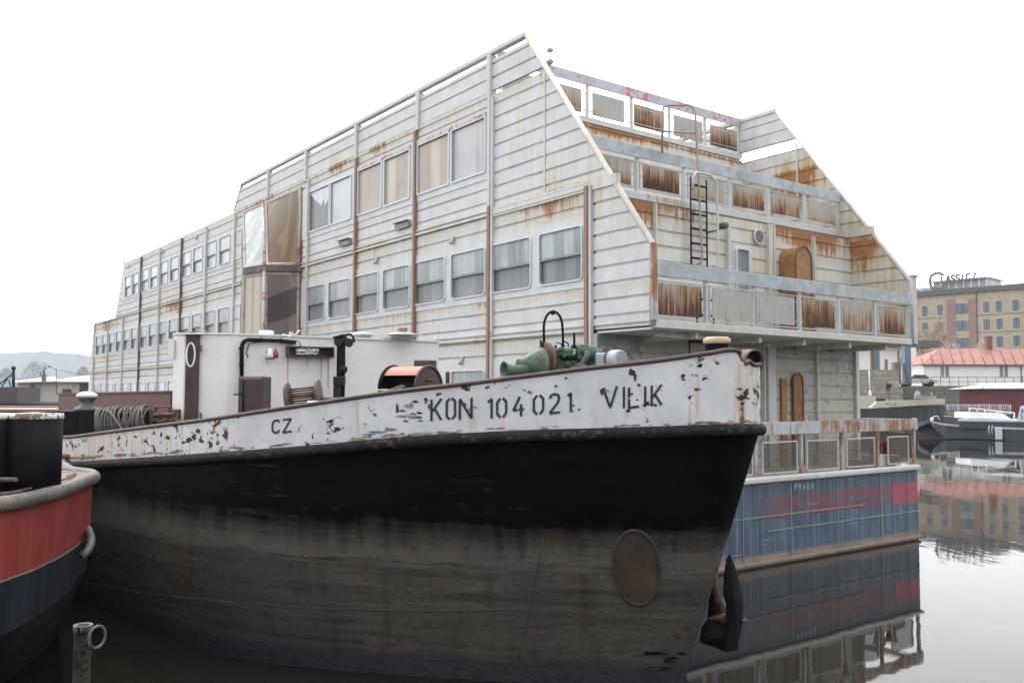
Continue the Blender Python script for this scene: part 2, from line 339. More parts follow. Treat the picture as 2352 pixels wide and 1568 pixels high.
def bulwark_mat():
    n = NT('chipped_white_bulwark'); c = n.co; x, y, z = n.xyz(c)
    med = n.noise(c, 2.6, 5, .6); fine = n.noise(c, 26, 6, .65); big = n.noise(c, .8, 2); vs = n.noise(n.map(c, (7, 7, .8)), 1.5, 5, .65)
    col = n.mix(n.rng(med, .3, .7), (.52, .545, .59), (.68, .70, .73)); col = n.mix(n.mul(n.rng(fine, .5, .7), .22), col, (.4, .4, .42))
    end = n.op('MAXIMUM', n.rng(x, -5.2, -6.9), n.mul(n.rng(x, .72, .95), 1.))           # the bow end and the after end are worn most
    col = n.mix(n.mul(n.rng(n.op('ADD', vs, n.mul(end, .12)), .58, .72), .75), col, (.5, .33, .15))
    col = n.mix(n.mul(end, .25), col, (.52, .47, .4))
    rf = n.op('ADD', n.mul(vs, .6), n.mul(med, .4)); col = n.mix(n.rng(n.op('ADD', rf, n.mul(end, .06)), .66, .71), col, (.16, .06, .025))
    cn = n.noise(n.map(c, (1, 1, 1.35)), 7.5, 8, .6, .4); cl = n.noise(c, 1.5, 2)
    mask = n.op('ADD', n.mul(n.rng(x, -4.2, -5.2), .055), n.mul(n.rng(x, .75, .9), .045))
    cf = n.op('ADD', n.op('ADD', cn, n.mul(n.op('SUBTRACT', cl, .5), .42)), mask)
    ch = n.rng(cf, .655, .665); halo = n.rng(cf, .625, .655)
    col = n.mix(n.mul(halo, .75), col, (.40, .26, .14)); col = n.mix(ch, col, n.mix(n.rng(big, .4, .6), (.012, .016, .028), (.07, .035, .025)))
    return n.out(col, n.rng(ch, 0, 1, .5, .85), 0, n.op('SUBTRACT', med, n.mul(ch, .6)), .4, .01)
M['bulwark'] = bulwark_mat()
M['strake'] = weather('scuffed_black_strake', (.014, .014, .018), .42, .9, stain=(.055, .036, .026), rcol=(.07, .03, .018), sc=2.5, chips=.35, chipcol=(.07, .055, .05), rough=.7); M['strake'].node_tree.nodes['Principled BSDF'].inputs['Specular IOR Level'].default_value = .15
M['cap'] = weather('brown_cap_rail', (.075, .05, .045), .25, .35, stain=(.16, .11, .08), sc=3, chips=.5, chipcol=(.13, .07, .05))
M['letter'] = flat('dark_stencil_paint', (.022, .026, .036), .6, 0, .5, 14)
def blue_hull_mat():
    n = NT('faded_blue_hull'); c = n.co; x, y, z = n.xyz(c)
    vs = n.noise(n.map(c, (7, 7, .35)), 1.5, 5, .7); med = n.noise(c, 2.2, 5, .6); fine = n.noise(c, 24, 5, .6)
    col = n.mix(n.rng(vs, .38, .64), (.033, .055, .085), (.125, .185, .26)); col = n.mix(n.mul(n.rng(med, .5, .7), .5), col, (.05, .08, .13))
    col = n.mix(n.rng(n.op('ADD', n.op('SUBTRACT', z, 1.1), n.mul(n.op('SUBTRACT', med, .5), .5)), .05, .4), col, n.mix(n.rng(vs, .4, .65), (.035, .05, .075), (.09, .13, .18)))
    red = n.mul(n.rng(z, .82, .86), n.rng(z, 1.27, 1.31, 1, 0)); red = n.mul(red, n.rng(x, 2.6, 3.4)); solid = n.rng(x, 7.38, 7.44)
    rn = n.rng(n.op('ADD', n.noise(n.map(c, (.5, .5, 4)), 2.2, 6, .7), n.mul(vs, .3)), .56, .70); red = n.mul(red, n.op('MAXIMUM', n.mul(rn, .85), solid))
    col = n.mix(red, col, n.mix(solid, (.22, .05, .06), (.36, .07, .105)))
    ls = n.noise(n.map(c, (.5, .5, 30)), 1.5, 3); col = n.mix(n.mul(n.rng(ls, .67, .70), .7), col, (.5, .5, .48))
    col = n.mix(n.mul(n.rng(z, .17, .24, 1, 0), .9), col, n.mix(n.rng(med, .4, .6), (.30, .22, .16), (.2, .17, .15)))
    return n.out(col, .5, 0, med, .3, .02)
M['bluehull'] = blue_hull_mat()
def red_hull_mat():
    n = NT('red_and_black_tug_hull'); c = n.co; x, y, z = n.xyz(c)
    vs = n.noise(n.map(c, (6, 6, .5)), 1.4, 5, .65); med = n.noise(c, 2.5, 5, .6); fine = n.noise(c, 30, 5, .6)
    red = n.mix(n.rng(med, .3, .7), (.20, .025, .022), (.30, .05, .042)); red = n.mix(n.mul(n.rng(vs, .5, .7), .5), red, (.24, .1, .085)); red = n.mix(n.mul(n.rng(fine, .55, .75), .3), red, (.09, .03, .03))
    blk = n.mix(n.rng(vs, .4, .7), (.009, .012, .02), (.03, .036, .05))
    return red, blk, n, med, z
r_, b_, n_, med_, z_ = red_hull_mat(); M['redhull'] = n_.out(r_, .45, 0, med_, .25, .02)
r_, b_, n_, med_, z_ = red_hull_mat(); n_.m.name = 'blue_black_tug_hull'; M['tugblack'] = n_.out(b_, .5, 0, med_, .25, .02)
M['rim'] = weather('scuffed_grey_rim', (.11, .098, .088), .35, .8, stain=(.3, .25, .2), sc=4, chips=.5, chipcol=(.05, .045, .045), fade=.4)

# ================================================================== setting: water
def water_mat():
    n = NT('murky_harbour_water'); g = n.tc.outputs['Object']
    a = n.noise(n.map(g, (1, .35, 1)), .55, 3, .5); b = n.noise(n.map(g, (1, .5, 1)), 4.2, 3, .5)
    calm = n.rng(n.noise(g, .035, 2), .45, .62)
    n.b.inputs['IOR'].default_value = 1.33
    h = n.op('ADD', n.mul(a, 1.), n.mul(b, n.rng(calm, 0, 1, .06, .3)))
    return n.out((.016, .015, .012), .03, 0, h, .075, .12)
mb = MB(); mb.quad((-2250, -85, 0), (2250, -85, 0), (2250, 2600, 0), (-2250, 2600, 0))
part('water', mb, water_mat(), kind='structure')

mb = MB(); mb.box((-60, -80, -1), (60, -.7, 1.55)); mb.prism([(-14, 1.55), (-34, 9), (-80, 9), (-80, 1.0)], lambda a, b, d: Vector((d, a, b)), -60, 60); part('unseen_quay_bank', mb, flat('unseen_quay_stone', (.12, .12, .11), .9), kind='structure')  # unseen quay behind the camera; raised bank added to cut sky light
# ================================================================== the floating hotel
YAW = R(36.59); BO = Vector((2.433, 15.474, 0))
boat = thing('hotel_ship', 'long rusty white three storey hotel ship with ridged siding, terraced end balconies and blue hull', 'ship', BO, YAW)
BW = 8.315
def P(name, mb, m, par=None, label=None): return part(name, mb, m, par or boat, label, local=True)
fs_side = lambda a, z, d: Vector((-d, a, z))
def clip(poly, z0, z1):
    for s_, zc in ((1, z0), (-1, z1)):
        out = []
        for i in range(len(poly)):
            p, q = poly[i], poly[(i + 1) % len(poly)]; dp, dq = s_ * (p[1] - zc), s_ * (q[1] - zc)
            if dp >= 0: out.append(p)
            if (dp > 0 > dq) or (dp < 0 < dq): t = dp / (dp - dq); out.append((lerp(p[0], q[0], t), zc))
        poly = out
        if len(poly) < 3: return []
    return poly
def siding(mb, poly, f, base=4.38, pitch=.305, th=.03, amp=1.):
    z0 = min(p[1] for p in poly); z1 = max(p[1] for p in poly)
    k = math.floor((z0 - base) / pitch)
    prof = [(0, .0), (.252, .0), (.258, -.02), (.283, -.02), (.305, 0.)]
    while base + k * pitch < z1:
        b = base + k * pitch
        for (h0, o0), (h1, o1) in zip(prof, prof[1:]):
            c = clip(poly, b + h0, b + h1)
            if len(c) > 2: mb.quad(*[f(a, z, th + amp * lerp(o0, o1, (z - b - h0) / (h1 - h0))) for a, z in c])
        k += 1
def band(mb, a0, a1, z0, z1, holes, f, th=.05):
    holes = sorted(holes); x = a0
    for h0, h1, y0, y1 in holes:
        mb.prism([(x, z0), (h0, z0), (h0, z1), (x, z1)], f, 0, th)
        if y0 > z0: mb.prism([(h0, z0), (h1, z0), (h1, y0), (h0, y0)], f, 0, th)
        if y1 < z1: mb.prism([(h0, y1), (h1, y1), (h1, z1), (h0, z1)], f, 0, th)
        x = h1
    mb.prism([(x, z0), (a1, z0), (a1, z1), (x, z1)], f, 0, th)
def rrect(a0, a1, z0, z1, r, n=5):
    o = []
    for cx, cz, s in ((a1 - r, z1 - r, 0), (a0 + r, z1 - r, 90), (a0 + r, z0 + r, 180), (a1 - r, z0 + r, 270)):
        for k in range(n + 1): t = R(s + 90 * k / n); o.append((cx + r * math.cos(t), cz + r * math.sin(t)))
    return o
def ring(mb, a0, a1, z0, z1, w, r, f, d0, d1):
    O = rrect(a0 - w, a1 + w, z0 - w, z1 + w, r + w); I = rrect(a0, a1, z0, z1, max(r, .004)); n = len(O)
    vs = [f(a, z, d1) for a, z in O] + [f(a, z, d1) for a, z in I] + [f(a, z, d0) for a, z in O] + [f(a, z, d0) for a, z in I]
    fs = []
    for i in range(n):
        j = (i + 1) % n; fs += [(i, j, n + j, n + i), (2*n + i, i, j, 2*n + j), (n + i, 3*n + i, 3*n + j, n + j)]
    return mb.add(vs, fs)
def window(a0, a1, z0, z1, f, mt, ml, r=.0, fw=.035, sash=True, th=.05, frac=.5):
    mb = MB(); ring(mb, a0, a1, z0, z1, fw, r, f, .0, th + .028); w = P('window', mb, M['alu'])
    zm = lerp(z0, z1, frac)
    if sash:
        p = MB(); p.prism([(a0, zm), (a1, zm), (a1, z1), (a0, z1)], f, -.02, th - .012); P('upper_pane', p, mt, w)
        p = MB(); p.prism([(a0, z0), (a1, z0), (a1, zm), (a0, zm)], f, -.06, th - .058); P('lower_pane', p, ml, w)
        p = MB(); p.prism([(a0, zm - .035), (a1, zm - .035), (a1, zm + .012), (a0, zm + .012)], f, -.02, th + .002); P('sash_bar', p, M['sash'], w)
    else:
        p = MB(); p.prism([(a0, z0), (a1, z0), (a1, z1), (a0, z1)], f, -.02, th - .025); P('pane', p, mt, w)
    return w
VP = [1.63 + 3.19 * k for k in range(14)]
# hull box, decks
mb = MB(); 
for (a, b) in (((-.02, .0, -.6), (8.42, 44.6, 1.56)),): mb.box(a, b)
P('hull', mb, M['bluehull'])
mb = MB(); mb.bbox((-.07, -.07, 1.56), (8.47, 44.65, 1.66), .02); P('deck_edge', mb, M['trim'])
mb = MB(); mb.bbox((-.05, -.05, .02), (8.45, 44.6, .1), .02); P('waterline_lip', mb, flat('tan_waterline_scum', (.22, .17, .13), .8)); mb = MB()
for x in (.9, 2.3, 3.75, 5.3, 6.9, 8.0): mb.box((x, -.03, .14), (x + .012, -.02, 1.5))
mb.box((3.0, -.03, .64), (8.42, -.02, .655)); mb.box((0, -.03, .92), (6.3, -.02, .935)); P('hull_seam', mb, flat('pale_weld_seam', (.3, .33, .36), .6))
# inner building volume (blank core so that nothing shows through) and its floors
mb = MB(); mb.box((.12, 1.55, 1.66), (8.28, 43.4, 4.36)); mb.box((.12, 1.55, 4.36), (8.28, 43.4, 7.06)); mb.box((.12, 4.80, 7.06), (8.28, 37.0, 9.72))
for z in (2.2, 4.4, 7.1, 9.7): mb.box((.0, 4.82 if z > 9 else 1.57, z - .06), (.13, 37.0 if z > 7.2 else 43.2, z))
P('core', mb, flat('dim_interior', (.12, .12, .12), .8))
# ---- side facade
lw = [(1.70 + 1.63 * k + .05, 3.09 + 1.63 * k) for k in range(8)]
lw[0] = (1.80, 3.08)
near_up = [(12.96, 14.32), (11.56, 12.82), (9.79, 11.10), (8.33, 9.61), (6.52, 7.90), (5.03, 6.36)]
far_u = [(20.05, 20.84), (21.31, 22.42), (22.85, 24.03), (24.46, 25.58), (25.95, 27.1), (27.6, 28.76), (29.2, 30.36), (30.74, 31.9), (32.27, 33.45), (34.02, 35.07), (35.4, 36.55)]
far_l = [(19.95, 20.8), (21.31, 22.42), (22.85, 24.03), (24.46, 25.58), (25.95, 27.1), (27.6, 28.76), (29.2, 30.36), (30.74, 31.9), (32.27, 33.45), (34.02, 35.07), (35.4, 36.55), (37.05, 38.1), (38.5, 39.65), (40.17, 41.15), (41.55, 42.68)]
low = [(5.02, 6.3)] + [(21.31 + 1.57 * k, 22.4 + 1.57 * k) for k in range(14)]
mb = MB()
siding(mb, [(1.57, 1.66), (14.95, 1.66), (14.95, 2.55), (1.57, 2.55)], fs_side, 1.64)
siding(mb, [(1.57, 3.93), (14.95, 3.93), (14.95, 5.24), (1.57, 5.24)], fs_side)
siding(mb, [(1.57, 6.62), (14.92, 6.62), (14.92, 7.05), (1.57, 7.05)], fs_side)
siding(mb, [(4.86, 7.05), (14.92, 7.05), (14.92, 7.93), (4.86, 7.93)], fs_side)
siding(mb, [(4.86, 9.50), (20.4, 9.50), (20.4, 9.78), (4.86, 9.78)], fs_side)
siding(mb, [(20.05, 1.66), (44.3, 1.66), (44.3, 2.5), (20.05, 2.5)], fs_side, 1.64)
siding(mb, [(20.05, 3.93), (44.25, 3.93), (44.2, 5.24), (20.05, 5.24)], fs_side)
siding(mb, [(20.05, 6.58), (43.5, 6.58), (43.32, 7.08), (38.6, 7.1), (38.2, 7.9), (20.05, 7.9)], fs_side)
siding(mb, [(20.05, 9.22), (37.4, 9.22), (37.1, 9.82), (20.05, 9.82)], fs_side)
siding(mb, [(37.3, 7.9), (38.15, 7.9), (37.42, 9.22), (37.3, 9.22)], fs_side)
P('siding', mb, M['siding'])
band(mb := MB(), 1.57, 14.95, 2.55, 3.93, [(5.02, 6.3, 2.68, 3.74)], fs_side)
P('window_band', mb, M['smooth_siding']); band(mb := MB(), 1.57, 14.95, 5.24, 6.62, [(a, b, 5.41, 6.42) for a, b in lw], fs_side)
P('window_band', mb, M['smooth_siding']); band(mb := MB(), 4.86, 14.92, 7.93, 9.50, [(a, b, 8.13, 9.32) for a, b in near_up], fs_side)
P('window_band', mb, M['smooth_siding']); band(mb := MB(), 20.05, 44.3, 2.5, 3.93, [(a, b, 2.68, 3.76) for a, b in low if a > 20], fs_side)
P('window_band', mb, M['smooth_siding']); band(mb := MB(), 20.05, 43.65, 5.24, 6.58, [(a, b, 5.40, 6.38) for a, b in far_l if a > 20.06], fs_side)
P('window_band', mb, M['smooth_siding']); band(mb := MB(), 20.05, 37.3, 7.9, 9.22, [(a, b, 8.06, 9.05) for a, b in far_u if a > 20.06], fs_side)
P('window_band', mb, M['smooth_siding'])
for i, (a, b) in enumerate(lw): window(a, b, 5.41, 6.42, fs_side, M['pane_grey'], M['pane_low'], .07, .03)
w0 = window(5.02, 6.3, 2.68, 3.74, fs_side, M['pane_grey'], M['pane_grey'], .07, .03)
for i, (a, b) in enumerate(near_up):
    m = [M['glass_dark'], M['pane_white'], M['pane_brown'], M['pane_brown'], M['pane_brown'], M['pane_pale']][i]
    w = window(a, b, 8.13, 9.32, fs_side, m, m, 0, .045, sash=False)
    if i == 0:
        w['label'] = 'broken window with dark hole and jagged remaining glass'
        p = MB(); p.prism([(a, 9.32), (a, 8.95), (a + .33, 8.72), (a + .42, 8.95), (a + .55, 8.78), (a + 1.02, 9.05), (b, 9.27), (b, 9.32)], fs_side, .03, .034); P('glass_shard', p, M['pane_white'], w)
    if i > 1:
        p = MB(); p.box((-.085, a - .05, 9.36), (-.02, b + .05, 9.44)); P('lintel', p, M['red_trim'], w)
for a, b in far_u: 
    if a > 20.06: window(a, b, 8.06, 9.05, fs_side, M['pane_white'], M['pane_white'], 0, .03)
    else: window(a + .05, b, 8.06, 9.05, fs_side, M['pane_white'], M['pane_white'], 0, .03)
for a, b in far_l: window(max(a, 20.1), b, 5.40, 6.38, fs_side, M['pane_grey'], M['pane_low'], 0, .03)
for a, b in low[1:]: window(a, b, 2.68, 3.76, fs_side, M['pane_white'], M['pane_grey'], 0, .03)
# floor beams along the side
mb = MB()
for z in (7.10, 4.40):
    mb.box((-.085, 1.66, z), (-.0, 14.9, z + .05)); mb.box((-.085, 20.1, z), (-.0, 44.2 if z < 5 else 43.3, z + .05))
    mb.box((-.075, 1.66, z + .10), (-.0, 14.9, z + .13)); mb.box((-.075, 20.1, z + .10), (-.0, 44.2 if z < 5 else 38.5, z + .13))
P('floor_beam', mb, M['beam'])
# wings and parapet (open screens, both faces boarded)
def screen(poly, name='side_screen', outer=M['siding'], u=0., inner=None, d=.0):
    mb = MB(); siding(mb, poly, lambda a, z, dd: Vector((u - dd, a, z)))
    siding(mb, poly, lambda a, z, dd: Vector((u + dd, a, z)))
    P(name, mb, outer)
zs = lambda v: 5.84 + (10.77 - 5.84) * v / 3.638      # sloping edge line
vs_ = lambda z: (z - 5.84) * 3.638 / (10.77 - 5.84)
screen([(0, 4.5), (1.57, 4.5), (1.57, 7.05), (vs_(7.05), 7.05), (0, 5.84)])
screen([(vs_(7.25), 7.25), (4.86, 7.25), (4.86, 9.76), (vs_(9.76), 9.76)])
screen([(vs_(9.86), 9.86), (vs_(10.55), 10.55), (20.45, 10.55), (21.0, 9.86)])
mb = MB(); mb.box((-.05, 4.86, 9.74), (.05, 21.0, 9.88)); P('parapet_base', mb, M['siding'])
for u, inn, v1 in ((BW, M['wing_inner'], 1.57),):
    screen([(0, 4.5), (v1 + .2, 4.5), (v1 + .2, 7.05), (vs_(7.05), 7.05), (0, 5.84)], 'side_screen', inn, u)
    screen([(vs_(7.25), 7.25), (4.78, 7.25), (4.78, 9.56), (vs_(9.56), 9.56)], 'side_screen', inn, u)
    screen([(vs_(9.83), 9.83), (vs_(10.7), 10.7), (4.9, 10.7), (4.9, 9.83)], 'side_screen', M['siding'], u)
    screen([(4.9, 9.86), (21, 9.86), (20.4, 10.6), (4.9, 10.6)], 'side_screen', M['siding'], u)
mb = MB(); mb.box((-.07, 1.57, 7.05), (.07, 4.86, 7.25)); mb.box((-.06, .85, 7.05), (.06, 1.57, 7.25)); P('screen_beam', mb, M['beam'])
mb = MB(); mb.box((BW - .07, .9, 7.05), (BW + .07, 4.86, 7.25)); P('screen_beam', mb, M['beam'])
for u in (0, BW):
    mb = MB(); mb.tube([(u, 0, 4.42), (u, 0, 5.84), (u, .02, 5.87), (u, 3.62, 10.74)], .055, 8)
    P('edge_bar', mb, M['rust_trim'] if u == 0 else M['trim'])
    if u == 0: P('corner_post', MB().bbox((-.06, -.07, 4.5), (.06, -.0, 5.86), .01), M['rust_plate'])
    mb = MB(); mb.bbox((u - .07, 3.6, 10.67), (u + .07, 20.33 if u == 0 else 20.3, 10.79), .02); mb.tube([(u, 20.33, 10.73), (u, 21.05, 9.84)], .055, 8)
    P('top_rail', mb, M['trim'])
    for v in (4.86, 7.93, 11.26, 14.64, 17.7): P('rail_post', MB().bbox((u - .1, v - .07, 9.72), (u + .08, v + .07, 10.66), .01), M['trim'])
for u in (0, BW):
    mb = MB(); mb.box((u - .045, 2.93, vs_(0) * 0 + 7.25), (u - .03, 2.98, 9.7)); P('joint_strip', mb, M['rust_trim'])
mb = MB()
for vv, z0, z1 in ((4.76, 7.3, 9.7), (4.76, 9.9, 10.5), (1.48, 4.5, 7.0), (8.0, 9.9, 10.5), (11.35, 9.9, 10.5), (14.72, 9.9, 10.5)):
    k = math.ceil((z0 - 4.38) / .305)
    while 4.38 + k * .305 < z1: zz = 4.38 + k * .305 - .035; mb.box((-.03, vv - .03, zz - .022), (.0, vv + .015, zz + .022)); k += 1
P('board_end', mb, M['dark_post'])
mb = MB(); mb.bbox((BW + .06, -.03, 4.4), (BW + .22, .18, 5.95), .01); mb.bbox((BW + .05, -.06, 5.95), (BW + .27, .3, 6.0), .01); P('corner_post', mb, M['trim'])
# facade posts
for k, v in enumerate(VP):
    z1 = {0: 7.15}.get(k, 9.72 if k < 11 else 7.06)
    if k == 5: continue
    m = M['rust_post'] if k in (0, 1, 2, 3) else (M['dark_post'] if k in (8, 10) else (M['rust_trim'] if k in (0, 12, 6, 7) else M['trim']))
    if k == 1:
        mb = MB(); mb.bbox((-.12, v - .05, 7.3), (-.02, v + .05, 9.72), .01); P('facade_post', mb, M['trim']); z1 = 7.3
    mb = MB(); mb.bbox((-.12, v - .05, 1.66), (-.02, v + .05, z1), .01); P('facade_post', mb, m)
    if k in (0, 1): mb = MB(); mb.bbox((-.10, v - .13, 1.66), (-.02, v - .06, z1 if k == 0 else 9.7), .01); P('facade_post', mb, M['trim'])
# small side fittings
for v in (11.85, 8.62):
    mb = MB(); mb.add([(-.05, v - .33, 7.36), (-.05, v + .33, 7.36), (-.05, v + .33, 7.56), (-.05, v - .33, 7.56), (-.10, v - .33, 7.38), (-.10, v + .33, 7.38), (-.12, v + .33, 7.5), (-.12, v - .33, 7.5)], [(3, 2, 6, 7), (0, 3, 7, 4), (1, 5, 6, 2), (4, 7, 6, 5)])
    mb.box((-.17, v - .35, 7.535), (-.05, v + .35, 7.55)); P('vent_hood', mb, flat('dull_hood_%d' % v, (.30, .30, .28), .6))
for v, z in ((9.99, 6.70), (6.31, 6.72), (5.9, 3.95), (25.2, 9.45), (30.0, 9.5), (35.9, 9.5), (24.0, 6.85)):
    mb = MB(); mb.lathe([(.0, 0), (.045, .01), (.05, .06), (.03, .1), (.0, .11)], frame3((-.05, v, z), (0, 0, 1), (-1, 0, -.3)), 10); mb.box((-.08, v - .05, z + .04), (-.03, v + .05, z + .12)); P('wall_lamp', mb, M['grey'])
# bay window
FZ = 7.069
A0, A1 = Vector((-.09, 14.88, FZ)), Vector((-.06, 14.95, 9.64)); C0 = Vector((-.96, 15.455, FZ)); B0 = Vector((-1.241, 16.528, FZ)); C1 = Vector((-.06, 18.05, 9.65)); B1 = Vector((-.06, 20.07, 9.65))
B2 = Vector((-.06, 19.2, FZ))
def quadpane(p00, p10, p11, p01, name, frm, pm, bw=.07, par=None, th=.02, hole=None):
    n = (p10 - p00).cross(p01 - p00).normalized()
    if n.x > 0: n = -n
    def f(s, t, d): return p00.lerp(p10, s).lerp(p01.lerp(p11, s), t) + n * d
    w, h = (p10 - p00).length, (p01 - p00).length; a, b = bw / w, bw / h
    mb = MB()
    for q in ([(0, 0), (1, 0), (1 - a, b), (a, b)], [(1, 0), (1, 1), (1 - a, 1 - b), (1 - a, b)], [(1, 1), (0, 1), (a, 1 - b), (1 - a, 1 - b)], [(0, 1), (0, 0), (a, b), (a, 1 - b)]):
        mb.prism(q, f, -.03, .02)
    fr = P(name, mb, frm, par)
    mb = MB(); mb.grid([[f(lerp(a, 1 - a, i / 8), lerp(b, 1 - b, j / 8), -.005) for i in range(9)] for j in range(9)]); P('pane', mb, pm, fr)
    if hole: mb = MB(); mb.quad(*[f(x_, y_, .006) for x_, y_ in hole]); P('broken_area', mb, M['pane_dark'], fr); mb = MB(); mb.quad(*[f(x_, y_, .004) for x_, y_ in [(.4, .12), (.75, .1), (.9, .2), (.92, .34), (.7, .36), (.5, .3)]]); P('broken_area', mb, M['glass_dark'], fr)
    return fr
bay = MB(); bay.box((-.06, 14.85, 1.66), (-.0, 20.05, 9.5)); bayo = P('bay_window', bay, M['brown_trim'], None, 'two storey projecting glazed bay with brown and red flaking frames')
quadpane(A0 + Vector((0, 0, .1)), C0 + Vector((0, 0, .1)), C1, A1, 'bay_frame', M['brown_trim'], M['pane_orange'], .09, bayo)
quadpane(C0 + Vector((0, 0, .1)), B0 + Vector((0, 0, .1)), B1, C1, 'bay_frame', M['brown_trim'], M['pane_bay'], .09, bayo)
dz = Vector((0, 0, 3.2))
quadpane(A0 - dz, C0 - dz, C0 - Vector((0, 0, .12)), A0 - Vector((0, 0, .12)), 'bay_frame', M['brown_trim'], M['pane_dust'], .08, bayo, hole=[(.06, .60), (.55, .52), (.93, .5), (.94, .74), (.5, .80), (.07, .86)])
quadpane(C0 - dz, B0 - dz, B0 - Vector((0, 0, .12)), C0 - Vector((0, 0, .12)), 'bay_frame', M['brown_trim'], M['pane_brown'], .08, bayo)
mb = MB(); q = [Vector((p.x, p.y, 0)) for p in (A0, C0, B0, B2)]; cen = sum(q, Vector()) / 4
mb.prism([((p.x - cen.x) * 1.06 + cen.x, (p.y - cen.y) * 1.06 + cen.y) for p in q], lambda a, b, d: Vector((min(a, -.0), b, d)), FZ - .1, FZ + .08)
P('bay_ledge', mb, M['rim'], bayo)
mb = MB(); mb.prism([(p.x, p.y) for p in q], lambda a, b, d: Vector((a, b, d)), 1.66, 3.9); mb.quad(B0, B2, Vector((-.06, 19.2, 3.9)), B0 - dz); P('bay_base', mb, M['brown_trim'], bayo)
mb = MB(); mb.quad(B0 + Vector((0, 0, .1)), B2 + Vector((0, 0, .1)), B1); P('bay_cheek', mb, M['brown_trim'], bayo)
mb = MB(); mb.tube([C0 + Vector((-.03, 0, .08)), C1 + Vector((-.03, 0, 0))], .05, 6); mb.tube([C0 + Vector((-.03, 0, -.1)), C0 + Vector((-.03, 0, -3.2))], .05, 6); P('bay_corner_post', mb, M['red_trim'], bayo)
# sky through the gap at roof level needs an open terrace: only a roof deck
mb = MB(); mb.box((.05, 4.82, 9.7), (8.26, 37.3, 9.76)); P('roof_deck', mb, flat('roof_felt', (.2, .2, .2), .8))
mb = MB()
for y0, z0, y1, z1 in ((37.09, 9.82, 38.6, 7.1), (43.3, 7.1, 44.3, 5.28), (44.3, 5.28, 44.35, 1.66)):
    mb.prism([(y0, z0), (y1, z1), (y1 - .4, z1), (y0 - .4, z0)], lambda a, b, d: Vector((d, a, b)), -.02, 8.3)
mb.box((-.02, 38.3, 7.0), (8.3, 43.32, 7.1)); P('rear_wall', mb, M['siding'])
mb = MB(); mb.box((-.04, 36.9, 9.8), (.0, 37.0, 9.95)); mb.tube([(0, 37.0, 9.9), (0, 37.0, 10.05)], .03, 6); P('roof_lamp', mb, M['darkgrey'])
P('end_post', MB().box((-.02, 1.44, 1.66), (.14, 1.58, 4.36)), M['trim'])
# ---- end (front) walls
def ffr(v): return lambda a, z, d: Vector((a, v - d, z))
mb = MB(); f15 = ffr(1.52)
siding(mb, [(.02, 4.5), (8.3, 4.5), (8.3, 7.0), (.02, 7.0)], f15); P('end_wall', mb, M['front_wall'])
mb = MB(); siding(mb, [(.02, 7.2), (8.3, 7.2), (8.3, 9.62), (.02, 9.62)], ffr(4.76)); P('end_wall', mb, M['front_wall'])
mb = MB(); siding(mb, [(.02, 1.66), (8.34, 1.66), (8.34, 4.36), (.02, 4.36)], ffr(1.47), 1.64, amp=.7); P('end_wall', mb, M['low_wall'])
for x, z0, z1, w in ((5.12, 4.5, 7.0, .07), (5.25, 4.5, 7.0, .03), (1.55, 4.5, 7.0, .02), (6.73, 4.5, 6.9, .02), (3.74, 4.5, 6.8, .04)): P('wall_pipe', MB().box((x - w, 1.40, z0), (x + w, 1.49, z1)), M['rust_trim'])
for x, z0, z1, w in ((5.05, 1.66, 4.3, .13), (4.8, 1.66, 4.3, .02), (6.72, 1.66, 4.3, .025), (8.3, 1.66, 4.36, .06), (3.4, 1.66, 4.3, .03)): P('wall_pipe', MB().box((x - w, 1.36, z0), (x + w, 1.45, z1)), M['trim'])
# rusty arch hoods
def arch(x0, x1, z0, z1, vback, dep_, m, name='arch_hood'):
    r = (x1 - x0) / 2; cx = (x0 + x1) / 2
    pl = [(x1, z0), (x1, z1 - r)] + [(cx + r * math.cos(R(t)), z1 - r + r * math.sin(R(t))) for t in range(15, 180, 15)] + [(x0, z1 - r), (x0, z0)]
    mb = MB(); mb.prism(pl, lambda a, b, d: Vector((a, vback - d, b)), 0, dep_); o = P(name, mb, m)
    mb = MB(); mb.tube([Vector((a, vback - dep_ - .006, b)) for a, b in pl], .018, 6); P('arch_rim', mb, M['rust'], o); return o
arch(5.50, 6.08, 4.52, 6.52, 1.47, .42, M['arch_rust'])
arch(5.80, 6.15, 1.66, 3.72, 1.42, .04, M['arch_rust'], 'arch_door')
mb = MB(); mb.box((5.40, 1.38, 1.66), (5.58, 1.44, 3.6)); P('door_frame', mb, M['arch_rust'])
# window, round vent, pipes and lamp on first storey wall
w = window(4.0, 4.40, 5.3, 6.34, f15, M['pane_low'], M['pane_low'], .06, .03, sash=False, th=.08)
mb = MB(); mb.prism([(3.88, 5.0), (4.54, 5.0), (4.54, 6.46), (3.88, 6.46)], f15, .03, .045); P('window_plate', mb, M['trim'])
mb = MB(); mb.lathe([(.165, 0), (.165, .05), (.14, .05), (.14, .03)], frame3((4.75, 1.47, 6.68), (1, 0, 0), (0, -1, 0)), 24); v_ = P('round_vent', mb, M['trim'])
mb = MB()
for k in range(7): zz = 6.57 + k * .036; h = math.sqrt(max(0, .14**2 - (zz - 6.68)**2)); mb.box((4.75 - h, 1.425, zz - .009), (4.75 + h, 1.435, zz + .009))
P('louvre', mb, M['darkgrey'], v_)
mb = MB(); mb.lathe([(.07, 0), (.08, .12), (.06, .2), (.0, .22)], frame3((3.33, 1.3, 6.72), (1, 0, 0), (-.2, -1, 0)), 16); mb.tube([(3.12, 1.47, 6.6), (3.2, 1.35, 6.62), (3.33, 1.3, 6.68)], .02, 6); P('flood_lamp', mb, M['darkgrey'])
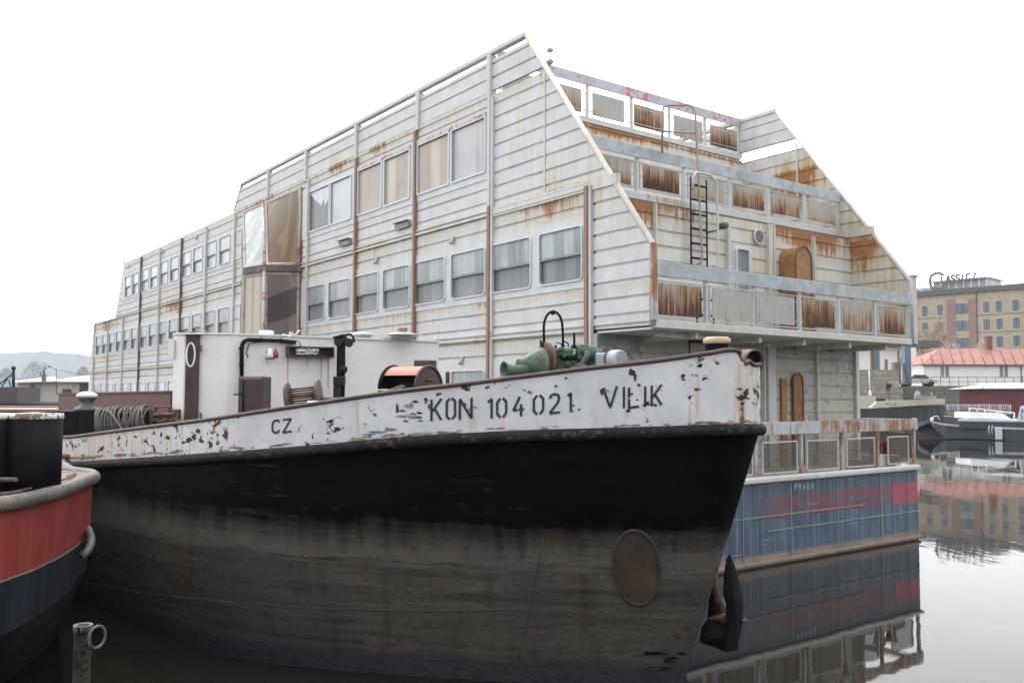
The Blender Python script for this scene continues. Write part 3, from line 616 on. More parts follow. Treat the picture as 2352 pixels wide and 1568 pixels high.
# ladders
def ladder(x0, x1, v, z0, z1, m, name='ladder', step=.3, r=.02):
    mb = MB()
    for x in (x0, x1): mb.tube([(x, v, z0), (x, v, z1)], r, 6)
    z = z0 + .15
    while z < z1: mb.tube([(x0, v, z), (x1, v, z)], r * 1.2, 6); z += step
    return P(name, mb, m)
ladder(2.48, 2.96, 1.35, 5.85, 7.65, M['black'])
mb = MB(); mb.tube([(1.93, 1.6, 8.1), (1.93, 1.6, 8.9), (1.97, 1.6, 9.05), (2.1, 1.6, 9.12), (2.6, 1.5, 9.2), (2.68, 1.45, 9.15), (2.7, 1.4, 9.0), (2.7, 1.25, 6.0), (2.66, 1.25, 5.9), (2.6, 1.3, 5.86)], .022, 8); mb.tube([(1.93, 1.6, 8.55), (2.69, 1.4, 8.6)], .016, 6)
P('ladder_handrail', mb, flat('dull_pink_grey_rail', (.3, .24, .25), .5))
mb = MB(); mb.tube([(2.38, 1.2, 7.35), (2.4, 1.2, 7.6), (2.5, 1.2, 7.72), (2.9, 1.2, 7.72), (3.08, 1.2, 7.62), (3.12, 1.2, 7.4), (3.12, 1.2, 6.0), (3.08, 1.2, 5.88), (3.0, 1.25, 5.86)], .028, 8); P('ladder_handrail', mb, M['rust_trim'])
ladder(1.80, 2.27, .8, 3.2, 4.6, M['black']); ladder(1.80, 2.27, .6, 4.6, 5.2, M['black'])
# balconies
def balcony(v0, v1, zf, z_lo, z_hi, zplate0, zplate1, pm, posts, panels, u0, u1, label, fas=.14, wires=False, deck=True, platem=None, fasm=None):
    mb = MB(); mb.bbox((u0, v0 - .03, zf - fas), (u1, v0 + .04, zf), .01)
    if deck: mb.box((u0, v0 + .04, zf - .09), (u1, v1, zf - .02))
    b = P('balcony', mb, fasm or M['trim'], None, label)
    mb = MB(); mb.bbox((u0 + .04, v0 - .035, zplate0), (u1 - .02, v0 - .005, zplate1), .006); mb.box((u0 + .04, v0 - .005, zplate1 - .03), (u1 - .02, v0 + .06, zplate1 - .006)); P('rail_plate', mb, platem or M['plate'], b)
    for x in posts:
        mb = MB(); mb.bbox((x - .04, v0 - .0, zf), (x + .04, v0 + .06, zplate0 + .02), .006); P('rail_post', mb, M['rust_plate'] if wires else (M['trim'] if random.random() < .6 else M['rust_trim']), b)
    for i, (a, c) in enumerate(panels):
        if c - a < .2: continue
        if not wires:
            mb = MB(); mb.box((a, v0 + .015, z_lo), (c, v0 + .03, z_hi)); P('mesh_panel', mb, M['panel'], b)
            mb = MB()
            if deck:
                for zz in (z_lo - .05, z_hi + .03): mb.box((a - .1, v0 + .0, zz - .012), (c + .1, v0 + .03, zz + .012))
                for xx in (a - .09, c + .09): mb.box((xx - .012, v0, z_lo - .05), (xx + .012, v0 + .03, z_hi + .03))
            else: mb.box((a - .25, v0 + .012, z_lo + .06), (c + .25, v0 + .02, z_lo + .075)); mb.box((a - .25, v0 + .012, z_hi - .09), (c + .25, v0 + .02, z_hi - .075))
            for xx in (a - .08, c + .02):
                for zz in (lerp(z_lo, z_hi, .15), lerp(z_lo, z_hi, .85)): mb.box((xx, v0 + .012, zz - .008), (xx + .06, v0 + .024, zz + .008))
            P('panel_frame', mb, M['trim'] if i % 2 else M['plate'], b)
        else:
            mb = MB(); k = 0; z = z_lo
            while z <= z_hi: mb.box((a, v0 + .012, z - .009), (c, v0 + .02, z + .009)); z += .036
            x = a
            while x <= c: mb.box((x - .007, v0 + .021, z_lo), (x + .007, v0 + .027, z_hi)); x += .05
            P('mesh_panel', mb, M['wire'], b)
            mb = MB()
            for zz in (z_lo - .03, z_hi + .02): mb.box((a - .03, v0, zz - .014), (c + .03, v0 + .034, zz + .014))
            for xx in (a - .03, c + .03): mb.box((xx - .014, v0 + .001, z_lo - .03), (xx + .014, v0 + .033, z_hi + .02))
            P('panel_frame', mb, M['rust_trim'], b)
    return b
PO = [.0, 1.39, 2.74, 4.19, 5.53, 6.88, 8.25]
balcony(0, 1.5, 4.52, 4.62, 5.18, 5.29, 5.55, None, PO[1:], [(.17, 1.27), (1.57, 2.64), (2.91, 4.01), (4.31, 5.36), (5.69, 6.74), (7.07, 8.04)], 0, BW + .02, 'first floor balcony with grey plate rail and six rust streaked panels', fasm=M['beam'])
balcony(1.75, 4.76, 7.25, 7.38, 7.84, 7.95, 8.19, None, PO[1:], [(.25, 1.22), (1.55, 2.6), (2.95, 4.02), (4.31, 5.37), (5.66, 6.68), (7.04, 8.11)], .05, BW - .05, 'second floor balcony with heavily rusted panels', fas=.30, fasm=M['orange_fascia'])
balcony(4.78, 5.2, 9.79, 9.88, 10.43, 10.55, 10.79, None, PO[1:], [(.25, 1.2), (1.7, 2.55), (2.9, 3.94), (4.28, 5.34), (5.7, 6.78), (7.09, 8.18)], .05, BW - .05, 'roof terrace rail with pink flaked plate and sky showing between its panels', deck=False, platem=M['red_plate'])
balcony(0, .5, 1.68, 1.76, 2.30, 2.46, 2.71, None, [1.4, 2.74, 4.17, 5.55, 6.88, 8.35], [(.2, 1.2), (1.6, 2.6), (2.97, 3.98), (4.37, 5.35), (5.74, 6.70), (7.3, 8.05)], 0, 8.44, 'main deck rail with wire mesh panels above the blue hull', fas=.04, wires=True, deck=False, platem=M['rust_plate'])
mb = MB(); mb.bbox((8.3, 0, 2.46), (8.44, .05, 2.72), .01); mb.bbox((8.30, .05, 2.60), (8.38, 12, 2.70), .01)
for v in (1.4, 3, 4.6, 6.2, 7.8, 9.4, 11): mb.box((8.31, v, 1.66), (8.37, v + .06, 2.6))
P('side_rail', mb, M['trim'])
mb = MB(); mb.box((.02, .04, 4.36), (8.3, 1.46, 4.4))
for x in (1.2, 3.0, 4.4, 6.0, 7.4): mb.box((x, .1, 4.24), (x + .08, 1.44, 4.36))
mb.box((.4, .3, 4.26), (2.2, .36, 4.36)); P('balcony_underside', mb, M['rust_trim'])
mb = MB()
for x in (3.9, 5.6): mb.lathe([(.0, -.08), (.06, -.06), (.09, 0), (.05, .03)], frame3((x, .6, 4.28), (1, 0, 0), (0, 0, 1)), 12)
P('ceiling_lamp', mb, M['pane_pale'])
X_ = 1.52; mb = MB(); mb.tube([(X_, 4.7, 9.8), (X_, 4.7, 11.05)], .016, 6); mb.lathe([(.0, 0), (.07, .02), (.085, .06), (.045, .1), (.0, .12)], frame3((X_, 4.7, 11.05), (1, 0, 0), (0, 0, 1)), 12); mb.lathe([(.06, 0), (.1, .05), (.04, .12)], frame3((X_, 4.7, 10.78), (1, 0, 0), (0, 0, 1)), 10)
mb.tube([(X_ - .1, 4.7, 10.7), (X_ - .14, 4.7, 11.1), (X_ - .1, 4.7, 11.18)], .006, 4); P('mast_lamp', mb, M['grey'])
# red buckets and crates on main deck
def bucket(name, x, v, z, r, h, lab):
    Wp = BO + Matrix.Rotation(YAW, 3, 'Z') @ Vector((x, v, z)); mb = MB()
    mb.lathe([(r * .8, 0), (r, h), (r * 1.06, h), (r * 1.06, h - .02), (r * .96, h - .02), (r * .76, .02)], Matrix.Translation(Wp), 18)
    mb.tube([Wp + Vector((r * math.cos(R(a)), 0, h + r * .5 * math.sin(R(a)))) for a in range(0, 181, 20)], .006, 5); solo(name, mb, M['redlamp'], lab, 'bucket', 'red buckets on the ship deck')
bucket('bucket', 7.15, .25, 1.92, .13, .26, 'red bucket standing left, behind the mesh rail corner'); bucket('bucket', 7.62, .25, 1.92, .13, .28, 'right hand red bucket nearest the deck corner post')
mbx = MB(); Mx = Matrix.Translation(BO) @ Matrix.Rotation(YAW, 4, 'Z'); mbx.bbox((7.0, .1, 1.68), (7.95, .5, 1.9), .01, Mx); solo('crate', mbx, M['rust_trim'], 'low pale box under the two red buckets', 'box')
mbx = MB(); mbx.bbox((6.3, .12, 1.68), (6.72, .45, 1.84), .01, Mx); solo('crate', mbx, M['trim'], 'small pale box lying behind the third mesh panel of the main deck', 'box')
# hull mark text (faint)
def strokes(chars, w=.14):
    G = {'K': [[(0,0),(0,1)],[(.1,.45),(.75,1)],[(.25,.55),(.75,0)]], 'O': [[(.28,.0),(0,.14),(0,.86),(.28,1)],[(.5,1),(.78,.86),(.78,.14),(.5,0)]],
         '0': [[(.26,.0),(0,.2),(0,.8),(.26,1)],[(.5,1),(.76,.8),(.76,.2),(.5,0)]], 'N': [[(0,0),(0,1)],[(.0,1),(.75,0)],[(.75,0),(.75,1)]],
         '1': [[(.0,.86),(.3,1)],[(.3,1),(.3,0)]], '4': [[(.5,1),(0,.34),(.3,.34)],[(.42,.34),(.8,.34)],[(.6,.6),(.6,0)]],
         '2': [[(0,.8),(.1,.96),(.38,1.0),(.66,.92),(.72,.72),(.6,.52),(0,.02)],[(.0,0),(.78,0)]], 'V': [[(0,1),(.36,.05)],[(.36,0),(.42,0),(.8,1)]], 'I': [[(.2,0),(.2,1)]],
         'L': [[(0,1),(0,.5)],[(0,.42),(0,0),(.72,0)]], 'C': [[(.75,.82),(.6,.97),(.3,1),(.07,.85),(0,.5),(.07,.15),(.3,0),(.6,.03),(.75,.18)]], 'Z': [[(0,1),(.75,1),(.0,0),(.8,0)]],
         'P': [[(0,0),(0,1),(.6,1),(.7,.75),(.6,.5),(0,.5)]], 'R': [[(0,0),(0,1),(.6,1),(.7,.75),(.6,.5),(0,.5)],[(.35,.5),(.75,0)]], 'A': [[(0,0),(.38,1),(.76,0)],[(.15,.35),(.6,.35)]], 'H': [[(0,0),(0,1)],[(.7,0),(.7,1)],[(0,.5),(.7,.5)]],
         'S': [[(.7,.85),(.5,1),(.2,1),(.0,.8),(.1,.58),(.6,.42),(.72,.2),(.5,0),(.2,0),(0,.15)]], '7': [[(0,1),(.8,1),(.25,0)]], '.': [[(.0,.1),(.06,.0)]]}
    return G[chars]
def glyph(mb, ch, f, sx, sy, wd, aspect=1.):                # f(a,b)->point, a across, b up in units
    for st in strokes(ch):
        pts = [Vector((p[0] * sx, p[1] * sy)) for p in st]
        for p, q in zip(pts, pts[1:]):
            d = (q - p); L = d.length
            if L < 1e-5: continue
            d /= L; nn = Vector((-d.y, d.x)) * wd / 2; k = max(1, int(L / (wd * 1.2)))
            p_ = p - d * wd * .12; q_ = q + d * wd * .12
            for i in range(k):
                a, b = p_.lerp(q_, i / k), p_.lerp(q_, (i + 1) / k)
                mb.quad(f(*(a - nn)), f(*(b - nn)), f(*(b + nn)), f(*(a + nn)))
mb = MB(); x = 3.86
for ch in 'PRAHA': glyph(mb, ch, lambda a, b, x=x: Vector((x + a, -.032 - b * 0, 1.36 + b)), .09, .12, .018); x += .135
P('ship_lettering', mb, flat('faint_white_lettering', (.4, .42, .44), .6))

# ================================================================== barge in front
def cr(tab):                                        # smooth (Catmull-Rom) subdivision of rows of points
    out = []
    for i in range(len(tab) - 1):
        p0, p1, p2, p3 = tab[max(i - 1, 0)], tab[i], tab[i + 1], tab[min(i + 2, len(tab) - 1)]
        for k in range(4):
            t = k / 4; out.append(.5 * ((2 * p1) + (p2 - p0) * t + (2 * p0 - 5 * p1 + 4 * p2 - p3) * t * t + (3 * p1 - p0 - 3 * p2 + p3) * t ** 3))
    out.append(tab[-1]); return out
STK = [(135, 1069), (203, 1067), (366, 1058), (569, 1045), (720, 1034), (906, 1017), (1115, 1004), (1250, 999), (1414, 995), (1515, 992), (1640, 988), (1760, 985)]
CAPY = [(135, 1004), (227, 995.5), (289, 985), (425, 971), (551, 952), (755, 921.7), (872, 904), (1062, 882), (1175, 868), (1324, 848.6), (1519, 827), (1605, 814), (1689, 804)]
NOSEY = 836
# stations: strake x, strake depth, waterline x, waterline depth
ST = [(135, 14.25, 118, 14.8), (250, 13.1, 238, 13.5), (366, 12.15, 350, 12.35), (480, 11.35, 470, 11.5), (588, 10.85, 585, 11.05), (740, 10.4, 735, 10.75), (900, 10.1, 885, 10.55), (1050, 9.9, 1015, 10.42), (1200, 9.74, 1140, 10.3),
      (1350, 9.6, 1265, 10.2), (1500, 9.5, 1385, 10.1), (1620, 9.46, 1480, 10.05), (1690, 9.5, 1530, 10.05), (1728, 9.62, 1555, 10.1), (1746, 9.85, 1566, 10.25)]
def zat(px, py, Y): return at(px, py, Y).z
sk = []; wt = []; tp = []
for (x, d, wx, wd) in ST:
    a = at(x, interp(STK, x), d); sk.append(a)
    b = at(wx, 1500, wd); wt.append(Vector((b.x, b.y, 0)))
    yy = interp(CAPY, x) if x <= 1690 else NOSEY
    o = Vector((0, -.02, 0)); c = at(x, yy, d - .02); tp.append(c)
tp[12] = at(1690, 804, 9.48)
# far side of the bow and the long run aft on both sides
far_s = [(2.68, 10.35), (2.62, 11.0), (2.3, 12.3), (1.5, 14.0), (.3, 15.9), (-1.2, 17.9), (-4.5, 21.9), (-15, 34)]
far_w = [(2.02, 10.75), (2.1, 11.4), (1.95, 12.6), (1.35, 14.1), (.2, 16.0), (-1.3, 17.9), (-4.6, 21.9), (-15.1, 34)]
sk_f = [Vector((x, y, 2.88 - .12 * i if i < 4 else 2.3)) for i, (x, y) in enumerate(far_s)]; wt_f = [Vector((x, y, 0)) for x, y in far_w]
tp_f = [Vector((p.x, p.y, (3.52 if i < 1 else 3.6 - .12 * i) if i < 6 else 2.75)) for i, p in enumerate(sk_f)]
aft = [Vector((-17.5, 25.5, 2.08)), Vector((-12, 19.5, 2.08)), Vector((-8.6, 15.9, 2.1))]
sk_c = cr(aft + sk + sk_f); wt_c = cr([Vector((p.x, p.y, 0)) - Vector((-.0, -.15, 0)) for p in aft] + wt + wt_f)
tp_c = cr([Vector((p.x, p.y, 2.56)) for p in aft] + tp + tp_f)
iN = (3 + 12) * 4                                    # knuckle station
for i, p in enumerate(tp_c):
    if iN < i < iN + 3: p.z = lerp(3.6, 3.52, (i - iN) / 3)
barge = thing('river_barge', 'black hulled river barge with white chipped bulwark and stencilled numbers across the foreground', 'barge', (1.5, 11.5, 0))
rows = []
NB = 12
for k in range(NB + 1):
    t = k / NB; row = []
    for s_, w_ in zip(sk_c, wt_c):
        p = w_.lerp(s_, t); bul = math.sin(t * math.pi) * .10; p = Vector((p.x, p.y, s_.z * t)); p.y -= bul * (.5 + .5 * (1 if p.x < 1.6 else 0)); row.append(p)
    rows.append(row)
rows.insert(0, [Vector((p.x * .97, p.y + .5, -1.2)) for p in rows[0]])
mb = MB(); mb.grid(rows); P_ = lambda name, mb, m, par=None, label=None: part(name, mb, m, par or barge, label)
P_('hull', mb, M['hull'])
NBW = 6; rows = [[s_.lerp(t_, k / NBW) for s_, t_ in zip(sk_c, tp_c)] for k in range(NBW + 1)]
mb = MB(); mb.grid(rows); mb.grid([[p + Vector((.01, .05, 0)) for p in r] for r in rows]); P_('bulwark', mb, M['bulwark'])
mb = MB(); mb.tube([p + Vector((0, -.03, 0)) for p in sk_c], .064, 12); P_('rubbing_strake', mb, M['strake'])
mb = MB(); kn = iN; mb.tube([p + Vector((0, .0, 0)) for p in tp_c[:kn + 1]], .026, 8, cap=True)
mb.tube([tp_c[kn], at(1699, 806, 9.5), at(1697, 820, 9.52), at(1706, 834, 9.55)] + [p for p in tp_c[kn + 2:]], .026, 8); mb.quad(tp_c[kn], at(1694, 806, 9.5), at(1706, 834, 9.55), at(1690, 836, 9.5)); P_('cap_rail', mb, M['cap'])
mb = MB(); dk = [Vector((p.x, p.y + .03, p.z + .06)) for p in sk_c]; n_ = len(dk); mid = n_ // 2 + 9
for i in range(0, 56):
    j = n_ - 1 - int(i * (n_ - 1 - 64) / 56); j2 = n_ - 1 - int((i + 1) * (n_ - 1 - 64) / 56)
    mb.quad(dk[i], dk[i + 1], dk[max(j2, 0)], dk[j])
P_('deck', mb, flat('dark_deck', (.05, .045, .045), .8))
# hull details: rectangular doubling plates, welds, oval thruster recess
def hull_pt(px, py, off=.012):
    best = None
    for i in range(12, 68):
        for _ in (0,):
            s0, s1, w0_, w1_ = sk_c[i], sk_c[i + 1], wt_c[i], wt_c[i + 1]
            x0 = proj(w0_.lerp(s0, .5))[0]
    def col(i, fr):
        s_ = sk_c[i].lerp(sk_c[i + 1], fr); w_ = wt_c[i].lerp(wt_c[i + 1], fr); return s_, w_
    def P3(i, fr, t):
        s_, w_ = col(i, fr); p = w_.lerp(s_, t); p = Vector((p.x, p.y, s_.z * t)); p.y -= math.sin(t * math.pi) * .10 * (1 if p.x < 1.6 else .5); return p
    bi = None; u, t = 40., .5
    for _ in range(25):                              # Newton in (u,t)
        i = int(min(max(u, 0), len(sk_c) - 2)); e = 1e-3
        g = lambda uu, tt: Vector(proj(P3(int(min(max(uu, 0), len(sk_c) - 2)), uu - int(min(max(uu, 0), len(sk_c) - 2)), tt)))
        p0 = g(u, t); du = (g(u + e, t) - p0) / e; dt = (g(u, t + e) - p0) / e; r_ = Vector((px, py)) - p0; det = du.x * dt.y - du.y * dt.x
        if abs(det) < 1e-6: break
        su = (r_.x * dt.y - r_.y * dt.x) / det; st_ = (du.x * r_.y - du.y * r_.x) / det; u += max(-4, min(4, su)); t += max(-.3, min(.3, st_))
        u = min(max(u, 8), 70)
    i = int(u); p = P3(i, u - i, t); n = (CV - p).normalized(); return p + n * off
mb = MB(); ov = [hull_pt(1462 + 54 * math.cos(R(a)) + 6 * math.sin(R(a)), 1303 - 84 * math.sin(R(a)) - 18 * math.cos(R(a)) * -1, .015) for a in range(0, 360, 12)]
mb.tube(ov, .014, 6, closed=True); P_('recess_rim', mb, flat('worn_rim', (.035, .033, .03), .7))
mb = MB(); cc = sum(ov, Vector()) / len(ov); 
for a, b in zip(ov, ov[1:] + ov[:1]): mb.quad(cc + (CV - cc).normalized() * -.0, a - (CV - a).normalized() * .008, b - (CV - b).normalized() * .008)
P_('recess_plate', mb, weather('rust_recess_plate', (.052, .034, .024), .5, .9, stain=(.035, .03, .025), rcol=(.075, .03, .018), sc=1.6, fade=.6))
mb = MB()
for pts in ([(200, 1340), (420, 1372), (700, 1395), (1000, 1402), (1250, 1396)], [(1248, 1240), (1215, 1400), (1185, 1540)]):
    q = []
    for a, b in zip(pts, pts[1:]):
        for k in range(6): q.append(hull_pt(lerp(a[0], b[0], k / 6), lerp(a[1], b[1], k / 6), .004))
    mb.tube(q, .005, 5)
P_('weld_seam', mb, flat('pale_weld', (.07, .062, .052), .7))
mb = MB(); mr_ = MB(); mk_ = MB(); random.seed(31)
def patch(m_, cx, cy, sx, sy, n=14, sl=0.):
    pts = []
    for a in range(n): r_ = random.uniform(.5, 1.1); dx = sx * math.cos(a * 2 * math.pi / n) * r_; pts.append((cx + dx, cy + sl * dx + sy * math.sin(a * 2 * math.pi / n) * r_))
    m_.add([hull_pt(cx, cy, .004)] + [hull_pt(x, y, .004) for x, y in pts], [(0, i + 1, (i + 1) % n + 1) for i in range(n)])
for a in [(1582, 1445, 18, 10), (1590, 1470, 12, 18), (1555, 1462, 9, 10), (1600, 1262, 20, 7), (1225, 1438, 60, 2.5), (1290, 1432, 40, 2)]: patch(mr_, *a, sl=-.02)
for a in [(1500, 1500, 38, 5), (1540, 1515, 42, 10), (1520, 1535, 50, 5), (1570, 1500, 22, 5)]: patch(mk_, *a, sl=.01)
P_('rust_patch', mr_, weather('thin_hull_rust', (.06, .035, .024), .45, .6, stain=(.04, .03, .025), rcol=(.1, .038, .018), sc=3)); P_('tar_patch', mk_, flat('tar_black', (.008, .008, .009), .8, 0, .5, 9, .1))
# lettering
LW = []
def bul_pt(px, py, off=.007):
    best = None
    for i in range(12, 64):
        xa, xb = proj(sk_c[i].lerp(tp_c[i], .5))[0], proj(sk_c[i + 1].lerp(tp_c[i + 1], .5))[0]
        if xa <= px <= xb: break
    f = (px - xa) / (xb - xa); s_ = sk_c[i].lerp(sk_c[i + 1], f); t_ = tp_c[i].lerp(tp_c[i + 1], f)
    ys, yt = proj(s_)[1], proj(t_)[1]; p = s_.lerp(t_, (ys - py) / (ys - yt)); return p + (CV - p).normalized() * off
def word(chs, mat_):
    for ch, x0, x1, y0, y1, slope in chs:      # px box, y0 top-left, y1 bottom-left
        mb = MB()
        w_ = x1 - x0; h = y1 - y0
        adv = {'I': .4, '1': .3}.get(ch, .78)
        glyph(mb, ch, lambda a, b: bul_pt(x0 + a, y1 - b - slope * a), w_ / adv, h, 5.6 if h > 40 else 4.6)
        P_('hull_letter', mb, mat_)
sl_ = .12
word([('K', 991, 1014, 918, 966, sl_), ('O', 1026, 1045, 916, 963, sl_), ('N', 1056, 1084, 917, 963, sl_)], M['letter'])
word([('1', 1121, 1129, 917, 961, sl_), ('0', 1142, 1163, 916, 959, sl_), ('4', 1179, 1202, 913, 957, sl_)], M['letter'])
word([('0', 1226, 1248, 909, 952, sl_), ('2', 1263, 1286, 906, 949, sl_), ('1', 1304, 1311, 903, 946, sl_), ('.', 1316, 1320, 938, 944, sl_)], M['letter'])
word([('V', 1386, 1416, 891, 936, sl_), ('I', 1429, 1437, 889, 937, sl_), ('L', 1445, 1469, 890, 936, sl_), ('I', 1478, 1486, 888, 934, sl_), ('K', 1497, 1520, 886, 932, sl_)], M['letter'])
word([('C', 625, 642, 966, 995, .15), ('Z', 650, 669, 964, 993, .15)], M['letter'])
mb = MB(); random.seed(11)
def blotch(cx, cy, sx, sy, n=11):
    pts = [(cx + sx * math.cos(a * 2 * math.pi / n) * random.uniform(.45, 1.1), cy + sy * math.sin(a * 2 * math.pi / n) * random.uniform(.45, 1.1)) for a in range(n)]
    mb.add([bul_pt(cx, cy, .006)] + [bul_pt(x, y, .006) for x, y in pts], [(0, i + 1, (i + 1) % n + 1) for i in range(n)])
for cx, cy, sx, sy in [(912, 938, 5, 12), (955, 922, 9, 3.5), (948, 950, 8, 2.5), (963, 948, 10, 3), (932, 967, 9, 3), (965, 966, 10, 2), (978, 918, 6, 6), (985, 934, 3, 7), (925, 943, 8, 3), (385, 1005, 6, 6), (433, 1010, 9, 7), (445, 1003, 7, 9), (463, 1013, 7, 5), (455, 990, 7, 6), (421, 1016, 6, 4), (775, 985, 9, 6), (768, 990, 5, 3), (370, 998, 4, 9), (335, 1013, 5, 4), (312, 1003, 6, 3), (1121, 888, 5, 3), (1277, 887, 4, 4), (1450, 855, 10, 9), (1458, 866, 4, 12), (1467, 884, 5, 4), (1570, 863, 6, 6), (1590, 861, 3, 2), (1600, 862, 5, 2), (1703, 913, 16, 8), (1712, 902, 9, 7), (1700, 893, 8, 3), (1706, 926, 6, 5), (1383, 900, 7, 9), (1300, 868, 4, 3), (1703, 940, 6, 2), (1317, 931, 3, 3), (1330, 940, 4, 3)]: blotch(cx, cy, sx, sy)
P_('paint_chip', mb, flat('bare_dark_patch', (.035, .026, .028), .8, 0, .6, 9)); mb = MB()
for a in [(870, 992, 26, 4), (895, 986, 20, 5), (845, 997, 22, 3), (925, 955, 22, 4, 9), (955, 958, 18, 5), (940, 932, 12, 6)]: blotch(*a)
P_('faded_smudge', mb, flat('blue_grey_smudge', (.19, .21, .27), .8, 0, .5, 9))
mb = MB(); random.seed(77)
for k in range(120):
    px = random.uniform(140, 1735) if k < 60 else random.choice([random.uniform(140, 420), random.uniform(700, 1100), random.uniform(1600, 1740)])
    ytop = interp(STK, px) - 15.5 - (1500 - px) * .0 * 1; blotch(px, ytop - random.uniform(-2, 5), random.uniform(4, 22), random.uniform(.8, 2.6), 9)
P_('rust_edge', mb, weather('rusty_bottom_edge', (.2, .13, .08), .6, 1., stain=(.35, .22, .12), rcol=(.1, .04, .02), sc=5))
# fairlead hood at the bow and ring at the side
pc = at(1731, 828, 9.75); Mf = frame3(pc, (0, 0, 1), Vector((.35, -1, -.05)))
mb = MB(); mb.lathe([(.10, -.22), (.125, -.2), (.125, .02), (.12, .035), (.108, .035), (.1, .0), (.1, -.2)], Mf, 22); P_('fairlead', mb, M['rust'])
mb = MB(); mb.lathe([(.0, -.03), (.105, -.03)], Mf, 16); P_('fairlead_bore', mb, M['black'])
pr_ = at(152, 1055, 14.0); mb = MB(); mb.tube([pr_ + Vector((.16 * math.cos(R(a)), -.06, .055 * math.sin(R(a)))) for a in range(0, 360, 20)], .035, 8, closed=True); P_('mooring_ring', mb, M['rust'])
# ---- deckhouse
ZC = 4.15
cA = atz(424, 768, ZC + .0); 
def cz(px, py, z=ZC): return atz(px, py, z)
c0 = Vector((cz(524, 768.5).x, cz(524, 768.5).y, 0)); c1 = Vector((cz(1008, 786).x, cz(1008, 786).y, 0))
cl = Vector((at(393, 780, c0.y - .0).x, c0.y + .12, 0)); 
q = at(424, 768, c0.y - .02); c00 = Vector((q.x, q.y, 0))
back = Vector((-.68, .73, 0)) * 2.2
out_ = [cl, Vector((c00.x, c00.y, 0)), c0, c1, c1 + back * .8, cl * (1 + 1.8 / cl.length) + Vector((.05, 0, 0))]
mb = MB(); 
top = [Vector((p.x, p.y, ZC)) for p in out_]; top[0].z -= .06
mb.prism([(p.x, p.y) for p in out_], lambda a, b, d: Vector((a, b, d)), 1.9, ZC)
deckhouse = P_('deckhouse', mb, M['white'])
mb = MB(); mb.prism([(p.x + (p.x - c0.x) * .01, p.y - .03) for p in out_], lambda a, b, d: Vector((a, b, d)), ZC + .0025, ZC + .03); P_('cabin_roof', mb, M['whiteclean'], deckhouse)
dc = c0.y - .03
def rect(name, px0, px1, py0, py1, Y, th, m, par, bev=.006):
    a, b = at(px0, py1, Y), at(px1, py0, Y); mb = MB(); mb.bbox((a.x, Y - th, a.z), (b.x, Y, b.z), bev); return part(name, mb, m, par)
door = rect('door', 424.5, 460, 766, 985, dc, .05, M['brown'], barge)
mb = MB(); a = at(421, 765, dc - .06); b = at(463, 760, dc - .06); mb.add([a + Vector((0, -.05, 0)), b + Vector((0, -.05, 0)), b + Vector((0, .3, .02)), a + Vector((0, .3, .02))] , [(0, 1, 2, 3)]); mb.box((a.x, dc - .12, a.z - .02), (b.x, dc, a.z + .005)); part('rain_hood', mb, M['whiteclean'], door)
pc = at(438, 814.5, dc - .06); mb = MB(); mb.tube([pc + Vector((.066 * math.cos(R(a)), 0, .185 * math.sin(R(a)))) for a in range(0, 360, 12)], .014, 8, closed=True); part('porthole_rim', mb, M['whiteclean'], door)
mb = MB(); mb.add([pc + Vector((0, .004, 0))] + [pc + Vector((.062 * math.cos(R(a)), .004, .18 * math.sin(R(a)))) for a in range(0, 360, 12)], [(0, i + 1, (i + 1) % 30 + 1) for i in range(30)]); part('porthole_glass', mb, M['pane_dark'], door)
for y in (800, 955): a = at(461, y, dc - .06); part('hinge', MB().bbox((a.x - .015, dc - .075, a.z - .05), (a.x + .015, dc - .04, a.z + .05), .004), M['darkgrey'], door)
part('handle', MB().tube([at(429, 850, dc - .07), at(429, 880, dc - .07)], .006, 6), M['darkgrey'], door)
mb = MB(); a = at(393.5, 781, cl.y - .02); mb.box((a.x - .03, cl.y - .06, a.z - .28), (a.x + .06, cl.y - .01, a.z + .01)); mb.tube([a + Vector((-.06, -.03, -.05)), a + Vector((-.03, -.03, .0)), a + Vector((.02, -.03, .01))], .012, 6); P_('corner_bracket', mb, M['white'], deckhouse)
def cab(px, py, off=.1):                              # point off the cabin front wall
    d = ray(px, py); n = Vector((-(c1 - c0).y, (c1 - c0).x, 0)).normalized()
    if n.y > 0: n = -n
    p0 = c0 + n * off if px > 524 else Vector((0, dc - off, 0)); nn = n if px > 524 else Vector((0, -1, 0))
    t = (p0 - CV).dot(nn) / d.dot(nn); return CV + d * t
# exhaust pipe
mb = MB(); mb.tube([cab(555, 900, .07), cab(555, 800, .07), cab(557, 790, .07), cab(562, 783, .07), cab(570, 780, .07), cab(640, 782.5, .07), cab(679, 786, .07)], .033, 10)
for px, py in ((555, 838), (555, 800), (600, 781), (645, 783)): p = cab(px, py, .07); mb.lathe([(.042, -.015), (.042, .015)], Matrix.Translation(p) @ (Matrix.Rotation(R(90), 4, 'Y') if px > 560 else Matrix.Identity(4)), 12)
P_('exhaust_pipe', mb, M['blackrust'], deckhouse)
mb = MB(); mb.tube([cab(620, 783, .1), cab(578, 787, .1), cab(571, 790, .1), cab(568, 803, .08), cab(566, 810, .06), cab(570, 822, .06)], .009, 6)
mb.tube([cab(670, 786, .1), cab(672, 782, .1), cab(684, 783, .1), cab(689, 789, .1), cab(691, 797, .1)], .008, 6)
for k in range(5): mb.tube([cab(660 + 4 * k + 3 * math.cos(a), 792 - 5 * math.sin(a), .1) for a in (0, .6, 1.2, 1.8, 2.4, 3.1)], .006, 5)
P_('cable', mb, M['black'], deckhouse)
a, b = cab(655.5, 819.5, .0), cab(760.8, 796, .0); mb = MB()
